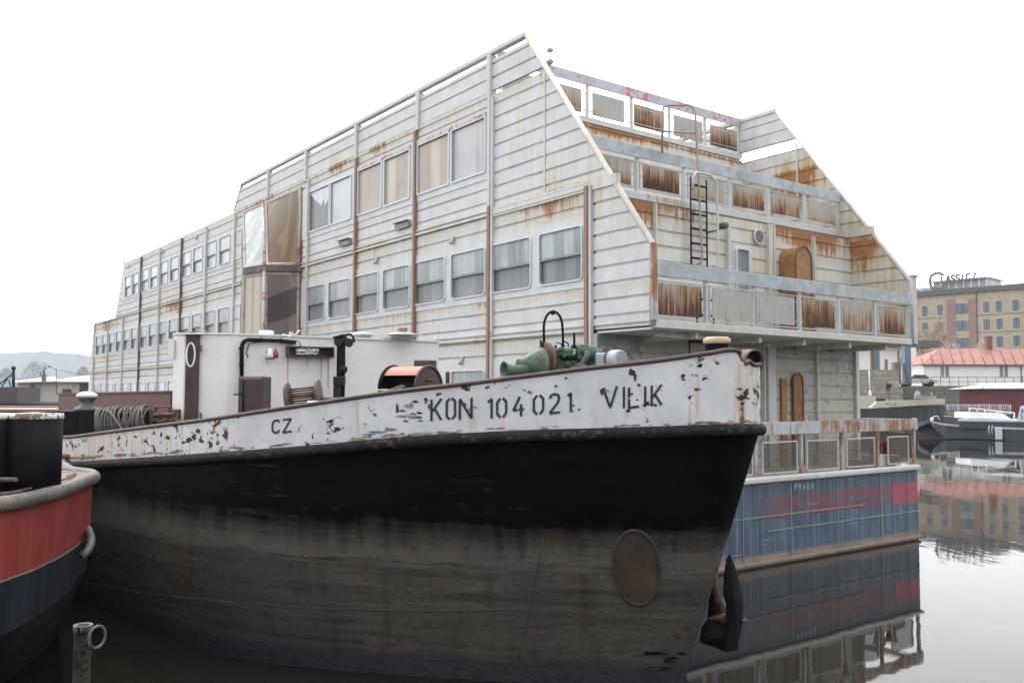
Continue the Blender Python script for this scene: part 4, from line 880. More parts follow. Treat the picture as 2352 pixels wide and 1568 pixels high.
u_ = (Vector((b.x, b.y, 0)) - Vector((a.x, a.y, 0))); uu = u_.normalized(); nn = Vector((uu.y, -uu.x, 0)); zc0, zc1 = a.z, cab(655.5, 795, 0).z
def cf(s, z, d): return Vector((a.x, a.y, z)) + uu * s + nn * d
Lb = u_.length
for q in ([(0, zc0), (Lb, zc0), (Lb, zc0 + .02), (0, zc0 + .02)], [(0, zc1 - .02), (Lb, zc1 - .02), (Lb, zc1), (0, zc1)], [(0, zc0 + .02), (.02, zc0 + .02), (.02, zc1 - .02), (0, zc1 - .02)], [(Lb - .02, zc0 + .02), (Lb, zc0 + .02), (Lb, zc1 - .02), (Lb - .02, zc1 - .02)]): mb.prism(q, cf, 0, .16)
mb.prism([(.02, zc0 + .02), (Lb - .02, zc0 + .02), (Lb - .02, zc1 - .02), (.02, zc1 - .02)], cf, .002, .03)
rack = P_('cable_tray', mb, M['brown'], deckhouse)
solo_c = MB(); random.seed(5)
for k in range(7):
    p = [cf(lerp(.12, .52, random.random()), lerp(zc0 + .04, zc1 - .03, random.random()), .13 + .02 * random.random()) for _ in range(4)]; solo_c.tube(cr(p), .006, 5)
solo('loose_cable', solo_c, M['whiteclean'], 'tangle of pale cable ends hanging in the open brown tray on the cabin wall', 'cable')
# lamp, red bottle
mb = MB(); p = cab(620, 815, .14); mb.lathe([(.0, -.06), (.055, -.05), (.06, 0), (.035, .07), (.02, .1), (.0, .11)], Matrix.Translation(p), 14); lamp = P_('deck_lamp', mb, M['whiteclean'], deckhouse)
mb = MB(); mb.tube([p + Vector((.07 * math.cos(R(t)), .07 * math.sin(R(t)), -.06)) for t in range(0, 360, 30)], .007, 5, closed=True); part('lamp_guard', mb, M['black'], lamp) if False else P_('lamp_guard', mb, M['black'], deckhouse)
mb = MB(); p = cab(633, 812, .16); mb.lathe([(.0, -.075), (.045, -.07), (.045, .0), (.035, .03), (.02, .05), (.02, .07), (.0, .07)], Matrix.Translation(p), 14); mb.tube([p + Vector((0, 0, .07)), cab(633, 795, .14)], .006, 5); solo('fire_bell', mb, M['redlamp'], 'small red fitting hanging on the white cabin wall under the black pipe', 'lamp')
# rust drips below the tray
RUN = flat('pale_rust_run', (.5, .33, .2), .8)
for px, y0, y1, w_ in ((661, 821, 882, .012), (706, 821, 850, .008), (738, 821, 905, .009), (754, 821, 892, .014), (613, 805, 835, .012)):
    a1, a2 = cab(px, y0, .008), cab(px, y1, .008); P_('rust_streak', MB().quad(a1 - uu * w_, a1 + uu * w_, a2 + uu * w_ * .4, a2 - uu * w_ * .4), RUN, deckhouse)
# samson post with bracket
mb = MB(); p0_, p1_ = cab(783, 925, .35), cab(783, 776, .35); dY = p0_.y
a, b = at(773, 925, dY), at(793, 772, dY); mb.bbox((a.x, dY - .05, a.z - .3), (b.x, dY + .05, b.z), .008); post = P_('winch_post', mb, M['blackrust'])
mb = MB(); mb.tube([at(765, 776, dY - .08), at(785, 770, dY - .08), at(806, 768, dY - .08), at(812, 776, dY - .08), at(813, 786, dY - .08)], .022, 8)
for px, py, r in ((778, 786, .075), (801, 787, .07), (790, 779, .06)): mb.lathe([(.0, -.05), (r, -.04), (r, .04), (0, .05)], frame3(at(px, py, dY - .04), (1, 0, 0), (0, -1, .2)), 10, False)
part('post_head', mb, M['black'], post)
mb = MB(); mb.lathe([(.0, -.08), (.055, -.07), (.07, 0), (.04, .07), (0, .08)], frame3(at(789, 848, dY - .12), (1, 0, 0), (0, -1, 0)), 10, False); mb.bbox((at(783, 0, dY).x, dY - .2, at(0, 885, dY).z), (at(808, 0, dY).x, dY - .05, at(0, 862, dY).z), .02); mb.bbox((at(784, 0, dY).x, dY - .2, at(0, 930, dY).z), (at(799, 0, dY).x, dY - .06, at(0, 885, dY).z), .01); part('post_gear', mb, M['black'], post)
# roof vents on the cabin
def vent(px, py, w_, lab_=None):
    p = atz(px, py + 4, ZC + .05) + Vector((-.15, .6, 0)); s_ = p.y / 14.5; mb = MB(); p.z = ZC + .03
    return p
for px, w_ in ((830, .25), (924, .29)):
    d = ray(px, 776); p = CV + d * ((c0.y + 1.4) / d.y); p.z = ZC + .03; mb = MB()
    mb.lathe([(w_ * .7, .0), (w_ * .7, .05), (w_, .055), (w_, .07), (w_ * .7, .10), (w_ * .25, .12), (.0, .125)], Matrix.Translation(p), 28); vv = P_('roof_vent', mb, M['trim'], deckhouse)
    if px > 900:
        mb = MB(); mb.lathe([(.085, .11), (.085, .17), (.11, .175), (.10, .2), (0, .2)], Matrix.Translation(p), 18); P_('vent_cap', mb, M['sandtop'], deckhouse)
mb = MB()
for px, py0, py1 in ((666, 776, 762), (1000, 788, 772)): p = at(px, py0, c0.y + .3); mb.tube([p, at(px, py1, c0.y + .3)], .012, 5)
mb.tube([at(648, 768, c0.y), at(664, 772, c0.y), at(680, 768, c0.y), at(688, 758, c0.y)], .014, 6); mb.tube([at(655, 777, c0.y), at(668, 775, c0.y), at(672, 762, c0.y)], .01, 5); P_('roof_bracket', mb, M['whiteclean'], deckhouse)
p = at(612, 766, c0.y + .6); mb = MB(); mb.bbox(p + Vector((-.1, -.1, -.12)), p + Vector((.1, .1, .05)), .01); P_('roof_box', mb, M['white'], deckhouse)
# locker
ly = c0.y - .75; mb = MB(); a, b = at(545, 965, ly), at(605.5, 864, ly); mb.bbox((a.x, ly, a.z), (b.x, ly + .45, b.z), .02); lock = P_('locker', mb, M['brown'])
mb = MB(); a2, b2 = at(552, 960, ly - .02), at(603, 868, ly - .02); mb.bbox((a2.x, ly - .035, a2.z), (b2.x, ly - .002, b2.z), .015); part('locker_door', mb, M['brown'], lock)
mb = MB()
for x in (-1,): mb.tube([at(558, 872, ly - .06), at(558, 958, ly - .06)], .012, 6); mb.tube([at(537, 906, ly - .05), at(560, 904, ly - .06)], .012, 6); mb.bbox(at(555, 950, ly - .05) + Vector((0, -.02, -.02)), at(568, 946, ly - .05) + Vector((0, .02, .02)), .004)
part('locker_latch', mb, M['blackrust'], lock)
# cable reel
ry = 12.0; ca, cb = at(662, 912, ry), at(732, 904, ry + .12); ax = (cb - ca).normalized(); mb = MB()
reel = thing('cable_reel', 'empty grey cable reel with two discs behind the white bulwark before the cabin', 'reel', (ca.x, ca.y, ca.z - .2))
for c_ in (ca, cb): part('disc', MB().lathe([(.19, -.02), (.2, 0), (.19, .02)], frame3(c_, (0, 0, 1), (ax + Vector((0, -.30, 0))).normalized()), 30), M['rim'], reel)
mb = MB()
for k in range(6): a = R(60 * k + 20); o = Vector((0, math.cos(a) * .1, math.sin(a) * .1)); mb.tube([ca + o, cb + o], .014, 6)
mb.tube([ca, cb], .02, 8); part('rod', mb, M['rust'], reel); mb = MB(); mb.box(ca + Vector((-.06, -.1, -.35)), ca + Vector((0, .1, -.12))); mb.box(cb + Vector((0, -.1, -.35)), cb + Vector((.06, .1, -.1))); part('stand', mb, M['rust'], reel)
a = at(747, 922, 12.1); mb = MB(); mb.bbox((a.x - .2, 12.1, a.z - .4), (a.x + .5, 12.4, at(0, 910, 12.1).z), .02); P_('deck_box', mb, M['brown'])
mb = MB(); c_ = at(765, 922, 11.4); mb.tube([c_ + Vector((.3 * math.cos(R(t)), .25 * math.sin(R(t)), -.02)) for t in range(0, 360, 15)], .03, 10, closed=True); solo('life_ring', mb, M['whiteclean'], 'pale life ring lying flat behind the bulwark below the black post', 'life ring')
# winch with orange hood
wy = 11.2; cF = at(985, 893, wy); Mw = frame3(cF, (0, 0, 1), Vector((.86, -.50, 0)).normalized()); axw = Vector((.86, -.50, 0)).normalized(); rw = .285; Lw = .55
winch = thing('deck_winch', 'brown winch under a rounded orange topped hood behind the white bulwark', 'winch', (cF.x, cF.y, cF.z - rw))
def arc(r, off, t0=0, t1=180, st=12):
    sdv = Vector((axw.y, -axw.x, 0)) * -1
    return [cF + axw * off + sdv * r * math.cos(R(t)) + Vector((0, 0, r * math.sin(R(t)))) for t in range(t0, t1 + 1, st)]
mb = MB(); A = arc(rw, 0); B = arc(rw, -.02); mb.f.append(tuple(range(len(A)))); mb.v += A; mb.sm.append(False); mb.tube(A, .02, 6); mb.tube(arc(rw * .4, .01, 60, 120), .012, 5); part('end_plate', mb, M['brown'], winch)
mb = MB(); mb.grid([arc(rw, o, 36, 144) for o in (0, -Lw)]); part('hood', mb, M['orange'], winch)
mb = MB(); mb.grid([arc(rw, o, 0, 36) for o in (0, -Lw * .98)]); mb.tube(arc(rw, -Lw), .025, 6); A = arc(rw * .97, -Lw); n0 = len(mb.v); mb.v += A; mb.f.append(tuple(range(n0, n0 + len(A)))); mb.sm.append(False); part('hood_skirt', mb, M['blackrust'], winch)
mb = MB(); mb.lathe([(.14, -Lw + .03), (.14, -.03)], Mw, 18); part('drum', mb, M['blackrust'], winch)
mb = MB(); p = at(977, 838, wy + .35); mb.bbox(p + Vector((-.14, -.08, -.05)), p + Vector((.14, .08, .06)), .01); part('gear_box', mb, M['brown'], winch)
mb = MB(); mb.box(cF + Vector((-.6, -.25, -.5)), cF + Vector((.1, .35, -.02))); part('bed', mb, M['brown'], winch)
mb = MB(); p = at(1027, 872, wy); mb.bbox(p + Vector((-.02, 0, -.2)), p + Vector((.03, .05, .1)), .006); part('guard_bar', mb, M['brown'], winch)
mb = MB(); mb.tube(cr([at(925, 885, 11.0), at(895, 896, 10.9), at(870, 903, 10.75), at(840, 912, 10.6), at(800, 924, 10.5)]), .014, 6); mb.tube(cr([at(930, 887, 11.0), at(900, 900, 10.8), at(872, 905, 10.7), at(835, 916, 10.6)]), .012, 6); solo('wire_rope', mb, M['rope'], 'dark wire rope running from the orange hooded winch over the bulwark', 'rope')
# windlass
gy = 11.0
wl_ = thing('windlass', 'green oily anchor windlass with arched pipe and grey electric motor on the bow', 'windlass', at(1310, 870, gy))
ad = Vector((-.86, -.42, -.03)).normalized()
gb0 = at(1256, 828, gy)
Mg = frame3(gb0, (0, 0, 1), ad)
mb = MB(); mb.lathe([(.22, -.02), (.225, 0), (.225, .03), (.2, .035)], Mg, 36); part('brake_disc', mb, M['rust'], wl_)
Md = frame3(at(1236, 838, gy - .15), (0, 0, 1), ad)
mb = MB(); mb.lathe([(.1, -.05), (.215, -.04), (.215, -.0), (.2, .03), (.165, .09), (.12, .16), (.085, .22), (.075, .27)], Md, 36); part('rope_drum', mb, M['greenlight'], wl_)
Mh = frame3(at(1188, 850, gy - .35), (0, 0, 1), ad)
mb = MB(); mb.lathe([(.075, -.12), (.062, -.04), (.06, .05), (.075, .12), (.105, .16), (.112, .175), (.105, .18), (.085, .165), (.055, .1), (.05, .0)], Mh, 30); part('warping_head', mb, M['greenlight'], wl_)
def gbox(name, x0, x1, y0, y1, Y, dep_, m, bev=.03): a, b = at(x0, y1, Y), at(x1, y0, Y); mb = MB(); mb.bbox((a.x, Y, a.z), (b.x, Y + dep_, b.z), bev); return part(name, mb, m, wl_)
gbox('gearbox', 1258, 1318, 799, 822, gy, .35, M['green']); gbox('gearbox_flange', 1256, 1340, 818, 823, gy - .03, .4, M['blackrust'], .01)
mb = MB(); a = at(1345, 812, gy + .1); mb.lathe([(.0, -.13), (.09, -.12), (.11, -.08), (.11, .1), (.09, .13), (0, .14)], frame3(a, (0, 0, 1), (1, 0, 0)), 20); mb.lathe([(.13, -.02), (.13, .02)], frame3(a + Vector((-.08, 0, 0)), (0, 0, 1), (1, 0, 0)), 20); part('gear_housing', mb, M['green'], wl_)
gbox('gearbox_base', 1266, 1352, 823, 862, gy + .02, .3, M['green'], .03)
mb = MB(); random.seed(3)
for k in range(16):
    p = at(random.uniform(1262, 1350), random.uniform(800, 850), gy - .02); r = random.uniform(.015, .035); mb.lathe([(r, 0), (r, .03), (r * .6, .045), (0, .045)], frame3(p, (1, 0, 0), (0, -1, 0)), 8, False)
for k in range(10):
    p = at(random.uniform(1262, 1350), 798, gy + .05); mb.lathe([(.016, -.02), (.016, .03), (0, .035)], Matrix.Translation(p), 6, False)
part('bolt', mb, M['green'], wl_)
mb = MB(); mb.tube([at(1316, 845, gy - .06), at(1335, 838, gy - .08), at(1346, 822, gy - .1), at(1352, 806, gy - .1)], .035, 8); mb.tube([at(1310, 850, gy - .1), at(1330, 850, gy - .1), at(1345, 840, gy - .1)], .045, 8); part('linkage', mb, M['darkgrey'], wl_)
mb = MB(); arcp = [at(1250, 800, gy), at(1249, 760, gy)] + [at(1270.5 - 21.5 * math.cos(R(t)), 752 - 38 * math.sin(R(t)) * .97, gy) for t in range(0, 181, 15)] + [at(1293, 770, gy), at(1293, 800, gy)]
mb.tube(arcp, .016, 8); mb.lathe([(.03, -.02), (.03, .02)], frame3(at(1270, 718, gy), (1, 0, 0), (0, 1, 0)), 10); part('arched_pipe', mb, M['blackrust'], wl_)
mb = MB(); mb.tube([at(1242, 782, gy + .05), at(1244, 800, gy + .02), at(1249, 815, gy)], .018, 6); mb.tube([at(1319, 765, gy - .02), at(1319, 800, gy - .02)], .015, 8); mb.tube([at(1298 + 7.5 * math.cos(R(t)), 794 - 9 * math.sin(R(t)), gy) for t in range(-20, 201, 20)], .009, 6); part('lever', mb, M['blackrust'], wl_)
mb = MB(); mb.bbox(at(1354, 858, gy + .05), at(1368, 816, gy + .25), .02); part('mounting_bracket', mb, M['greenlight'], wl_)
mt0 = at(1392, 828, gy + .05); am = Vector((.70, -.71, -.0)).normalized(); Mm = frame3(mt0, (0, 0, 1), am)
mb = MB(); mb.lathe([(.0, -.16), (.08, -.15), (.1, -.1), (.1, .1)], Mm, 20)
for k in range(20): a = R(18 * k); mb.box((.095, -.004, -.08), (.115, .004, .1), Mm @ Matrix.Rotation(a, 4, 'Z'))
part('motor_body', mb, M['darkgrey'], wl_)
mb = MB(); mb.bbox(at(1368, 843, gy - .06), at(1388, 811, gy + .12), .02); part('terminal_box', mb, M['grey'], wl_)
mb = MB(); mb.lathe([(.1, .09), (.128, .1), (.13, .2), (.12, .235), (.1, .24), (.1, .232)], Mm, 30); part('fan_cover', mb, M['grey'], wl_)
mb = MB(); mb.lathe([(.1, .228), (.0, .228)], Mm, 24); 
part('fan_grille', mb, M['black'], wl_)
mb = MB()
for k in range(12): a = R(30 * k); mb.box((.02, -.004, .229), (.1, .004, .235), Mm @ Matrix.Rotation(a, 4, 'Z'))
for r in (.03, .055, .08): mb.tube([Mm @ Vector((r * math.cos(R(t)), r * math.sin(R(t)), .236)) for t in range(0, 360, 20)], .003, 4, closed=True)
part('fan_guard', mb, M['grey'], wl_)
mb = MB(); c_ = Mm @ Vector((0, 0, 0)) + Vector((0, 0, .13)); mb.tube([c_ + Vector((.02 * math.cos(R(t)), 0, .02 + .02 * math.sin(R(t)))) for t in range(0, 360, 30)], .006, 6, closed=True); part('lifting_eye', mb, M['darkgrey'], wl_)
mb = MB(); a, b = at(1180, 900, gy - .3), at(1460, 856, gy + .3); mb.box((a.x, gy - .25, a.z - .2), (b.x, gy + .4, at(1300, 860, gy).z - .02)); part('bed', mb, M['brown'], wl_)
mb = MB(); mb.tube([at(1300, 795, gy + .1), at(1285, 788, gy + .1), at(1276, 786, gy + .2)], .008, 5); part('hose', mb, M['black'], wl_)
# bow bollard
p = at(1647, 815, 10.6); p.z -= .3; mb = MB(); mb.lathe([(.135, 0), (.135, .42), (.15, .43)], Matrix.Translation(p), 26); bol = P_('bollard', mb, M['blackrust'])
mb = MB(); mb.lathe([(.15, .43), (.16, .45), (.16, .485), (.13, .51), (0, .515)], Matrix.Translation(p), 26); part('bollard_top', mb, M['sandtop'], bol)
# bitt, hold coaming, rope drum aft of the cabin
by = 14.5
mb = MB(); a, b = at(128, 1010, by), at(177, 944, by); mb.bbox((a.x - .2, by, a.z), (b.x, by + .5, b.z), .01); a, b = at(177, 1010, by - .02), at(228, 941, by - .02); mb.bbox((a.x, by - .04, a.z), (b.x, by + .46, b.z), .015)
bitt = P_('bitt_box', mb, M['blackrust'])
mb = MB(); c_ = at(199, 940, by + .2); mb.lathe([(.2, -.02), (.2, .01), (.17, .03), (.12, .05), (.10, .09), (.105, .13), (.14, .17), (.155, .2)], Matrix.Translation(c_), 24); part('bitt_neck', mb, M['darkgrey'], bitt)
mb = MB(); mb.lathe([(.155, .2), (.165, .225), (.15, .25), (.08, .285), (0, .295)], Matrix.Translation(c_), 24); part('bitt_cap', mb, M['whiteclean'], bitt)
mb = MB(); p0_, p1_ = at(391.5, 899, 14.95), at(134.5, 905, 18.2); p1_ = at(134.5, 904.5, 18.0); far = p1_ + (p1_ - p0_) * 1.5
mb.quad(p0_, p1_, Vector((p1_.x, p1_.y, 2.1)), Vector((p0_.x, p0_.y, 2.1))); mb.box((0, 0, 0), (.001, .001, .001)); mb = MB()
for A_, B_ in ((p0_, p1_),): mb.prism([(0, 2.1), (1, 2.1), (1, B_.z), (0, A_.z)], lambda s, z, d: Vector((lerp(A_.x, B_.x, s) + d * .6, lerp(A_.y, B_.y, s) + d, z)), 0, .08)
mb.prism([(0, A_.z - .01), (1, B_.z - .01), (1, B_.z + .015), (0, A_.z + .015)], lambda s, z, d: Vector((lerp(A_.x, B_.x, s) + d * .6, lerp(A_.y, B_.y, s) + d, z)), -.03, .1); P_('hold_coaming', mb, M['coaming'])
rd = thing('rope_drum', 'thick grey steel rope wound in loops on a low drum left of the cabin', 'rope drum', at(288, 990, 14.1))
da, db = at(232, 974, 14.1), at(344, 967, 14.1); axd = (db - da).normalized(); random.seed(9)
mb = MB(); mb.tube([da, db], .16, 16); part('drum', mb, M['blackrust'], rd); mb = MB()
for k in range(34):
    t = (k + .5) / 34; c_ = da.lerp(db, t); r = .215 + random.uniform(-.015, .035); tw = random.uniform(-.07, .07); dz_ = random.uniform(-.01, .02)
    mb.tube([c_ + Vector((tw * math.cos(R(a)) * 1.0, r * math.sin(R(a)), dz_ + r * math.cos(R(a)))) for a in range(0, 360, 24)], .0145, 6, closed=True)
part('rope', mb, M['rope'], rd)
mb = MB(); p = at(343, 955, 14.1); mb.box(p + Vector((0, -.02, -.25)), p + Vector((.03, .02, .11))); part('side_bar', mb, M['rim'], rd)
mb = MB(); mb.tube(cr([at(227, 941, 14.3), at(243, 942, 14.0), at(256, 950, 13.85), at(268, 968, 13.75), at(283, 990, 13.7)]), .017, 6); solo('wire_rope', mb, M['rope'], 'single slanting rope from the white capped bitt across the wound drum', 'rope')
mb = MB(); random.seed(2)
for x0, x1, y0, y1, Y in ((346, 410, 953, 960, 14.0), (350, 385, 932, 936, 14.1), (352, 356, 933, 957, 14.1), (385, 390, 933, 960, 14.1), (395, 410, 940, 970, 13.95), (350, 400, 966, 974, 14.0), (348, 368, 955, 985, 14.0)):
    a, b = at(x0, y1, Y), at(x1, y0, Y); mb.bbox((a.x, Y, a.z), (b.x, Y + .12, b.z), .008)
for k in range(8): a = at(random.uniform(350, 405), random.uniform(950, 972), 13.95); mb.tube([a, a + Vector((random.uniform(.08, .2), random.uniform(-.05, .05), random.uniform(-.06, .06)))], .02, 6)
P_('brake_gear', mb, M['rust'])
# anchor under the bow
an = thing('anchor', 'rusty black folding anchor hanging from the barge stem just above the water', 'anchor', at(1660, 1490, 10.2), 0)
ay = 10.15
def leaf(pts, Y, th, m, name):
    mb = MB(); c_ = [at(x, y, Y) for x, y in pts]; n_ = len(c_); cen = sum(c_, Vector()) / n_
    rid = cen + Vector((0, -th, 0)); rb = cen + Vector((0, th, 0))
    mb.add(c_ + [rid, rb], [(i, (i + 1) % n_, n_) for i in range(n_)] + [((i + 1) % n_, i, n_ + 1) for i in range(n_)]); return part(name, mb, m, an)
leaf([(1676, 1270), (1687, 1295), (1699, 1338), (1706, 1378), (1706, 1398), (1704, 1440), (1694, 1492), (1668, 1497), (1668, 1430), (1667, 1385), (1660, 1360), (1664, 1310), (1669, 1280)], ay - .08, .09, M['blackrust'], 'fluke')
leaf([(1636, 1325), (1650, 1365), (1652, 1385), (1645, 1410), (1625, 1420), (1628, 1380)], ay + .25, .08, M['blackrust'], 'fluke')
leaf([(1606, 1470), (1612, 1437), (1626, 1420), (1652, 1425), (1668, 1432), (1690, 1420), (1698, 1450), (1692, 1490), (1665, 1497), (1640, 1485), (1615, 1478)], ay + .05, .13, M['blackrust'], 'crown')
mb = MB(); mb.tube([at(1650, 1375, ay + .1), at(1663, 1400, ay + .1), at(1668, 1430, ay)], .05, 8); mb.tube([at(1640, 1418, ay - .02), at(1672, 1414, ay - .02)], .035, 8); mb.tube([at(1695, 1431, ay), at(1716, 1422, ay - .02)], .02, 8, rr=[.02, .028]); mb.tube([at(1655, 1420, ay + .15), at(1640, 1340, ay + .2), at(1650, 1250, ay + .2)], .035, 8); part('shank', mb, M['rust'], an)

# ================================================================== red tug at the left edge
tug = thing('red_boat', 'red and blue black workboat with rounded end and scuffed rim at the left edge', 'boat', (-6.3, 9.8, 0))
T = lambda name, mb, m, par=None: part(name, mb, m, par or tug)
ZR = 2.3
rimp = [Vector((-7.4, 6.6, ZR)), Vector((-6.0, 7.1, ZR)), atz(0, 1142, ZR), atz(101, 1122, ZR), atz(162, 1106, ZR), atz(190, 1091, ZR), Vector((-4.80, 10.35, ZR)), Vector((-5.05, 10.85, ZR)), atz(162, 1073, ZR) + Vector((-.05, .1, 0)), atz(134, 1057, ZR), Vector((-7.6, 14.0, ZR)), Vector((-9.4, 16, ZR))]
rimp[2] = Vector((-4.60, 8.0, ZR)); rimp[3] = Vector((-4.47, 8.62, ZR)); rimp[1] = Vector((-5.3, 6.9, ZR)); rimp[0] = Vector((-6.8, 6.0, ZR))
rimp[2] = atz(0, 1142, ZR) * 1.0
rimp[2] = Vector((-4.50, 7.92, ZR)); rimp[4] = Vector((-4.56, 9.3, ZR)); rimp[5] = Vector((-4.72, 9.95, ZR)); 
R3 = cr(rimp)
def below(p, px_shift_y, z): return p
BZ = [(0, 1342), (81, 1313), (142, 1283), (183, 1256), (203, 1232)]
CZ_ = [(0, 1468), (61, 1435), (122, 1398), (175, 1354), (200, 1300)]
def lower(R3, tab, inset):
    o = []
    for p in R3:
        px = proj(p)[0]
        if p.y < 10.0: y_ = interp(tab, max(px, 0)) if px >= 0 else tab[0][1] + (0 - px) * .42; z = at(px, y_, p.y + inset).z
        else: z = None
        o.append((p, z))
    zl = [z for p, z in o if z is not None][-1]
    return [Vector((p.x - inset * .55, p.y + inset * .75 if p.y < 10 else p.y + inset * .2, z if z is not None else zl)) for p, z in o]
L1 = lower(R3, BZ, .03); L2 = lower(R3, CZ_, .10)
L3 = [Vector((p.x - 1.5, p.y + 2.2 if p.y < 10.5 else p.y + .6, -.3)) for p in R3]
mb = MB(); mb.grid([R3, [a.lerp(b, .5) for a, b in zip(R3, L1)], L1]); T('red_topside', mb, M['redhull'])
mb = MB(); mb.grid([L1, [a.lerp(b, .5) for a, b in zip(L1, L2)], L2]); T('lower_hull', mb, M['tugblack'])
mb = MB(); mb.grid([L2, [a.lerp(b, .5) for a, b in zip(L2, L3)], L3]); T('hull_bottom', mb, flat('dark_bottom', (.012, .012, .013), .7))
mb = MB(); mb.tube([p + Vector((.02, -.02, -.06)) for p in R3], .072, 12); T('rim', mb, M['rim'])
mb = MB(); mb.tube([p + Vector((0, -.0, .012)) for p in L1], .012, 6); T('paint_edge', mb, M['rim'])
mb = MB(); mb.tube([at(186, 1278, 9.55), at(199, 1268, 9.6), at(208, 1252, 9.75), at(210, 1236, 9.95), at(204, 1218, 10.2), at(196, 1206, 10.6)], .042, 12); T('rubber_fender', mb, M['rim'])
mb = MB(); mb.add([p + Vector((0, 0, -.03)) for p in R3] + [Vector((-14, 9, ZR - .03))], [(i, i + 1, len(R3)) for i in range(len(R3) - 1)]); T('deck', mb, M['rust'])
mb = MB(); mb.tube([p + Vector((-.16, .12 if p.y < 10 else -.1, .0)) for p in R3[8:40]], .012, 6); T('deck_lip', mb, M['rim'])
for cx_, cy_, r, lab in ((75, 8.95, .255, 0), (-48, 8.75, .27, 0)):
    c_ = at(cx_, 1100, cy_); c_.z = ZR - .03; top = at(cx_, 949, cy_).z - ZR + .03; mb = MB(); mb.lathe([(r, 0), (r, top - .03)], Matrix.Translation(c_), 40); b_ = T('bollard', mb, M['blackrust'])
    mb = MB(); mb.lathe([(r + .001, top - .055), (r + .008, top - .045), (r + .005, top), (0, top + .012)], Matrix.Translation(c_), 40); T('bollard_top', mb, M['skylit_cap'], b_)
mb = MB(); mb.tube([at(-30, 1100, 8.5), at(38, 1101, 8.45)], .022, 10); T('cross_pin', mb, M['rim'])

# ================================================================== mooring pole with ring (foreground)
M['polemat'] = weather('pitted_pole_steel', (.10, .09, .08), .4, .8, stain=(.2, .16, .13), sc=6, chips=.6, chipcol=(.02, .02, .02))
pp = at(191, 1436, 5.0); pole = thing('mooring_pole', 'dark steel mooring pipe with open top and side ring in the foreground water', 'pole', (pp.x, pp.y, -1))
mb = MB(); mb.lathe([(.045, -1.0), (.045, pp.z), (.05, pp.z + .003), (.05, pp.z - .03), (.05, pp.z), (.036, pp.z), (.036, pp.z - .3)], Matrix.Translation((pp.x, pp.y, 0)), 26); part('pipe', mb, M['polemat'], pole)
mb = MB(); mb.lathe([(.037, pp.z + .004), (.05, pp.z + .006), (.05, pp.z - .01)], Matrix.Translation((pp.x, pp.y, 0)), 26); mb.f = mb.f[:26 * 2]; mb.sm = mb.sm[:52]; part('pipe_lip', mb, M['rim'], pole)
rc_ = at(223, 1462, 4.97); mb = MB(); mb.tube([rc_ + Vector((.024 * math.cos(R(t)), .045 * math.cos(R(t)), .058 * math.sin(R(t)))) for t in range(0, 360, 12)], .0075, 10, closed=True); part('ring', mb, M['polemat'], pole)

# ================================================================== background, right bank
def hz(px, py, Y): return at(px, py, Y)
ST_ = weather('old_stone_wall', (.19, .19, .175), .1, .5, stain=(.10, .10, .085), sc=.6, chips=.4, chipcol=(.09, .095, .085))
def stone(name, col, bw=1.1, bh=.45):
    n = NT(name); br = n.t.nodes.new('ShaderNodeTexBrick'); n.put(br.inputs[0], n.map(n.vadd(n.co, 0.), (1, 1, 1))); mp = n.t.nodes.new('ShaderNodeCombineXYZ'); x, y, z = n.xyz(n.co)
    n.put(mp.inputs[0], n.op('ADD', x, y)); n.put(mp.inputs[1], z); n.put(br.inputs[0], mp.outputs[0]); br.inputs['Scale'].default_value = 1; br.inputs['Brick Width'].default_value = bw; br.inputs['Row Height'].default_value = bh; br.inputs['Mortar Size'].default_value = .025
    n.put(br.inputs[1], tuple(c * .85 for c in col)); n.put(br.inputs[2], tuple(c * 1.2 for c in col)); n.put(br.inputs[3], tuple(c * .45 for c in col))
    col_ = n.mix(n.mul(n.rng(n.noise(n.co, 1.2, 5), .4, .7), .6), br.outputs[0], tuple(c * .5 for c in col)); return n.out(col_, .9, 0, br.outputs[1], .4, .05)
M['stone'] = stone('quay_stone', (.19, .19, .17)); M['stone2'] = stone('pale_stone', (.33, .31, .26), 1.4, .5)
def slab(mb, px0, px1, py0, py1, Y0, Y1=None, dep_=1., zb=None):   # upright slab between two screen columns; real depth given in metres
    Y1 = Y1 or Y0; a = at(px0, py1, Y0); b = at(px1, py1, Y1); at0 = at(px0, py0, Y0); z0 = a.z if zb is None else zb; z1 = at0.z
    d = Vector((b.x - a.x, b.y - a.y, 0)); n = Vector((-d.y, d.x, 0)).normalized(); n = n if n.y > 0 else -n; n *= dep_
    A_ = [Vector((a.x, a.y, z0)), Vector((b.x, b.y, z0)), Vector((b.x, b.y, z1)), Vector((a.x, a.y, z1))]
    return mb.add(A_ + [p + n for p in A_], [(0, 1, 2, 3), (7, 6, 5, 4), (0, 4, 5, 1), (3, 2, 6, 7), (0, 3, 7, 4), (1, 5, 6, 2)])
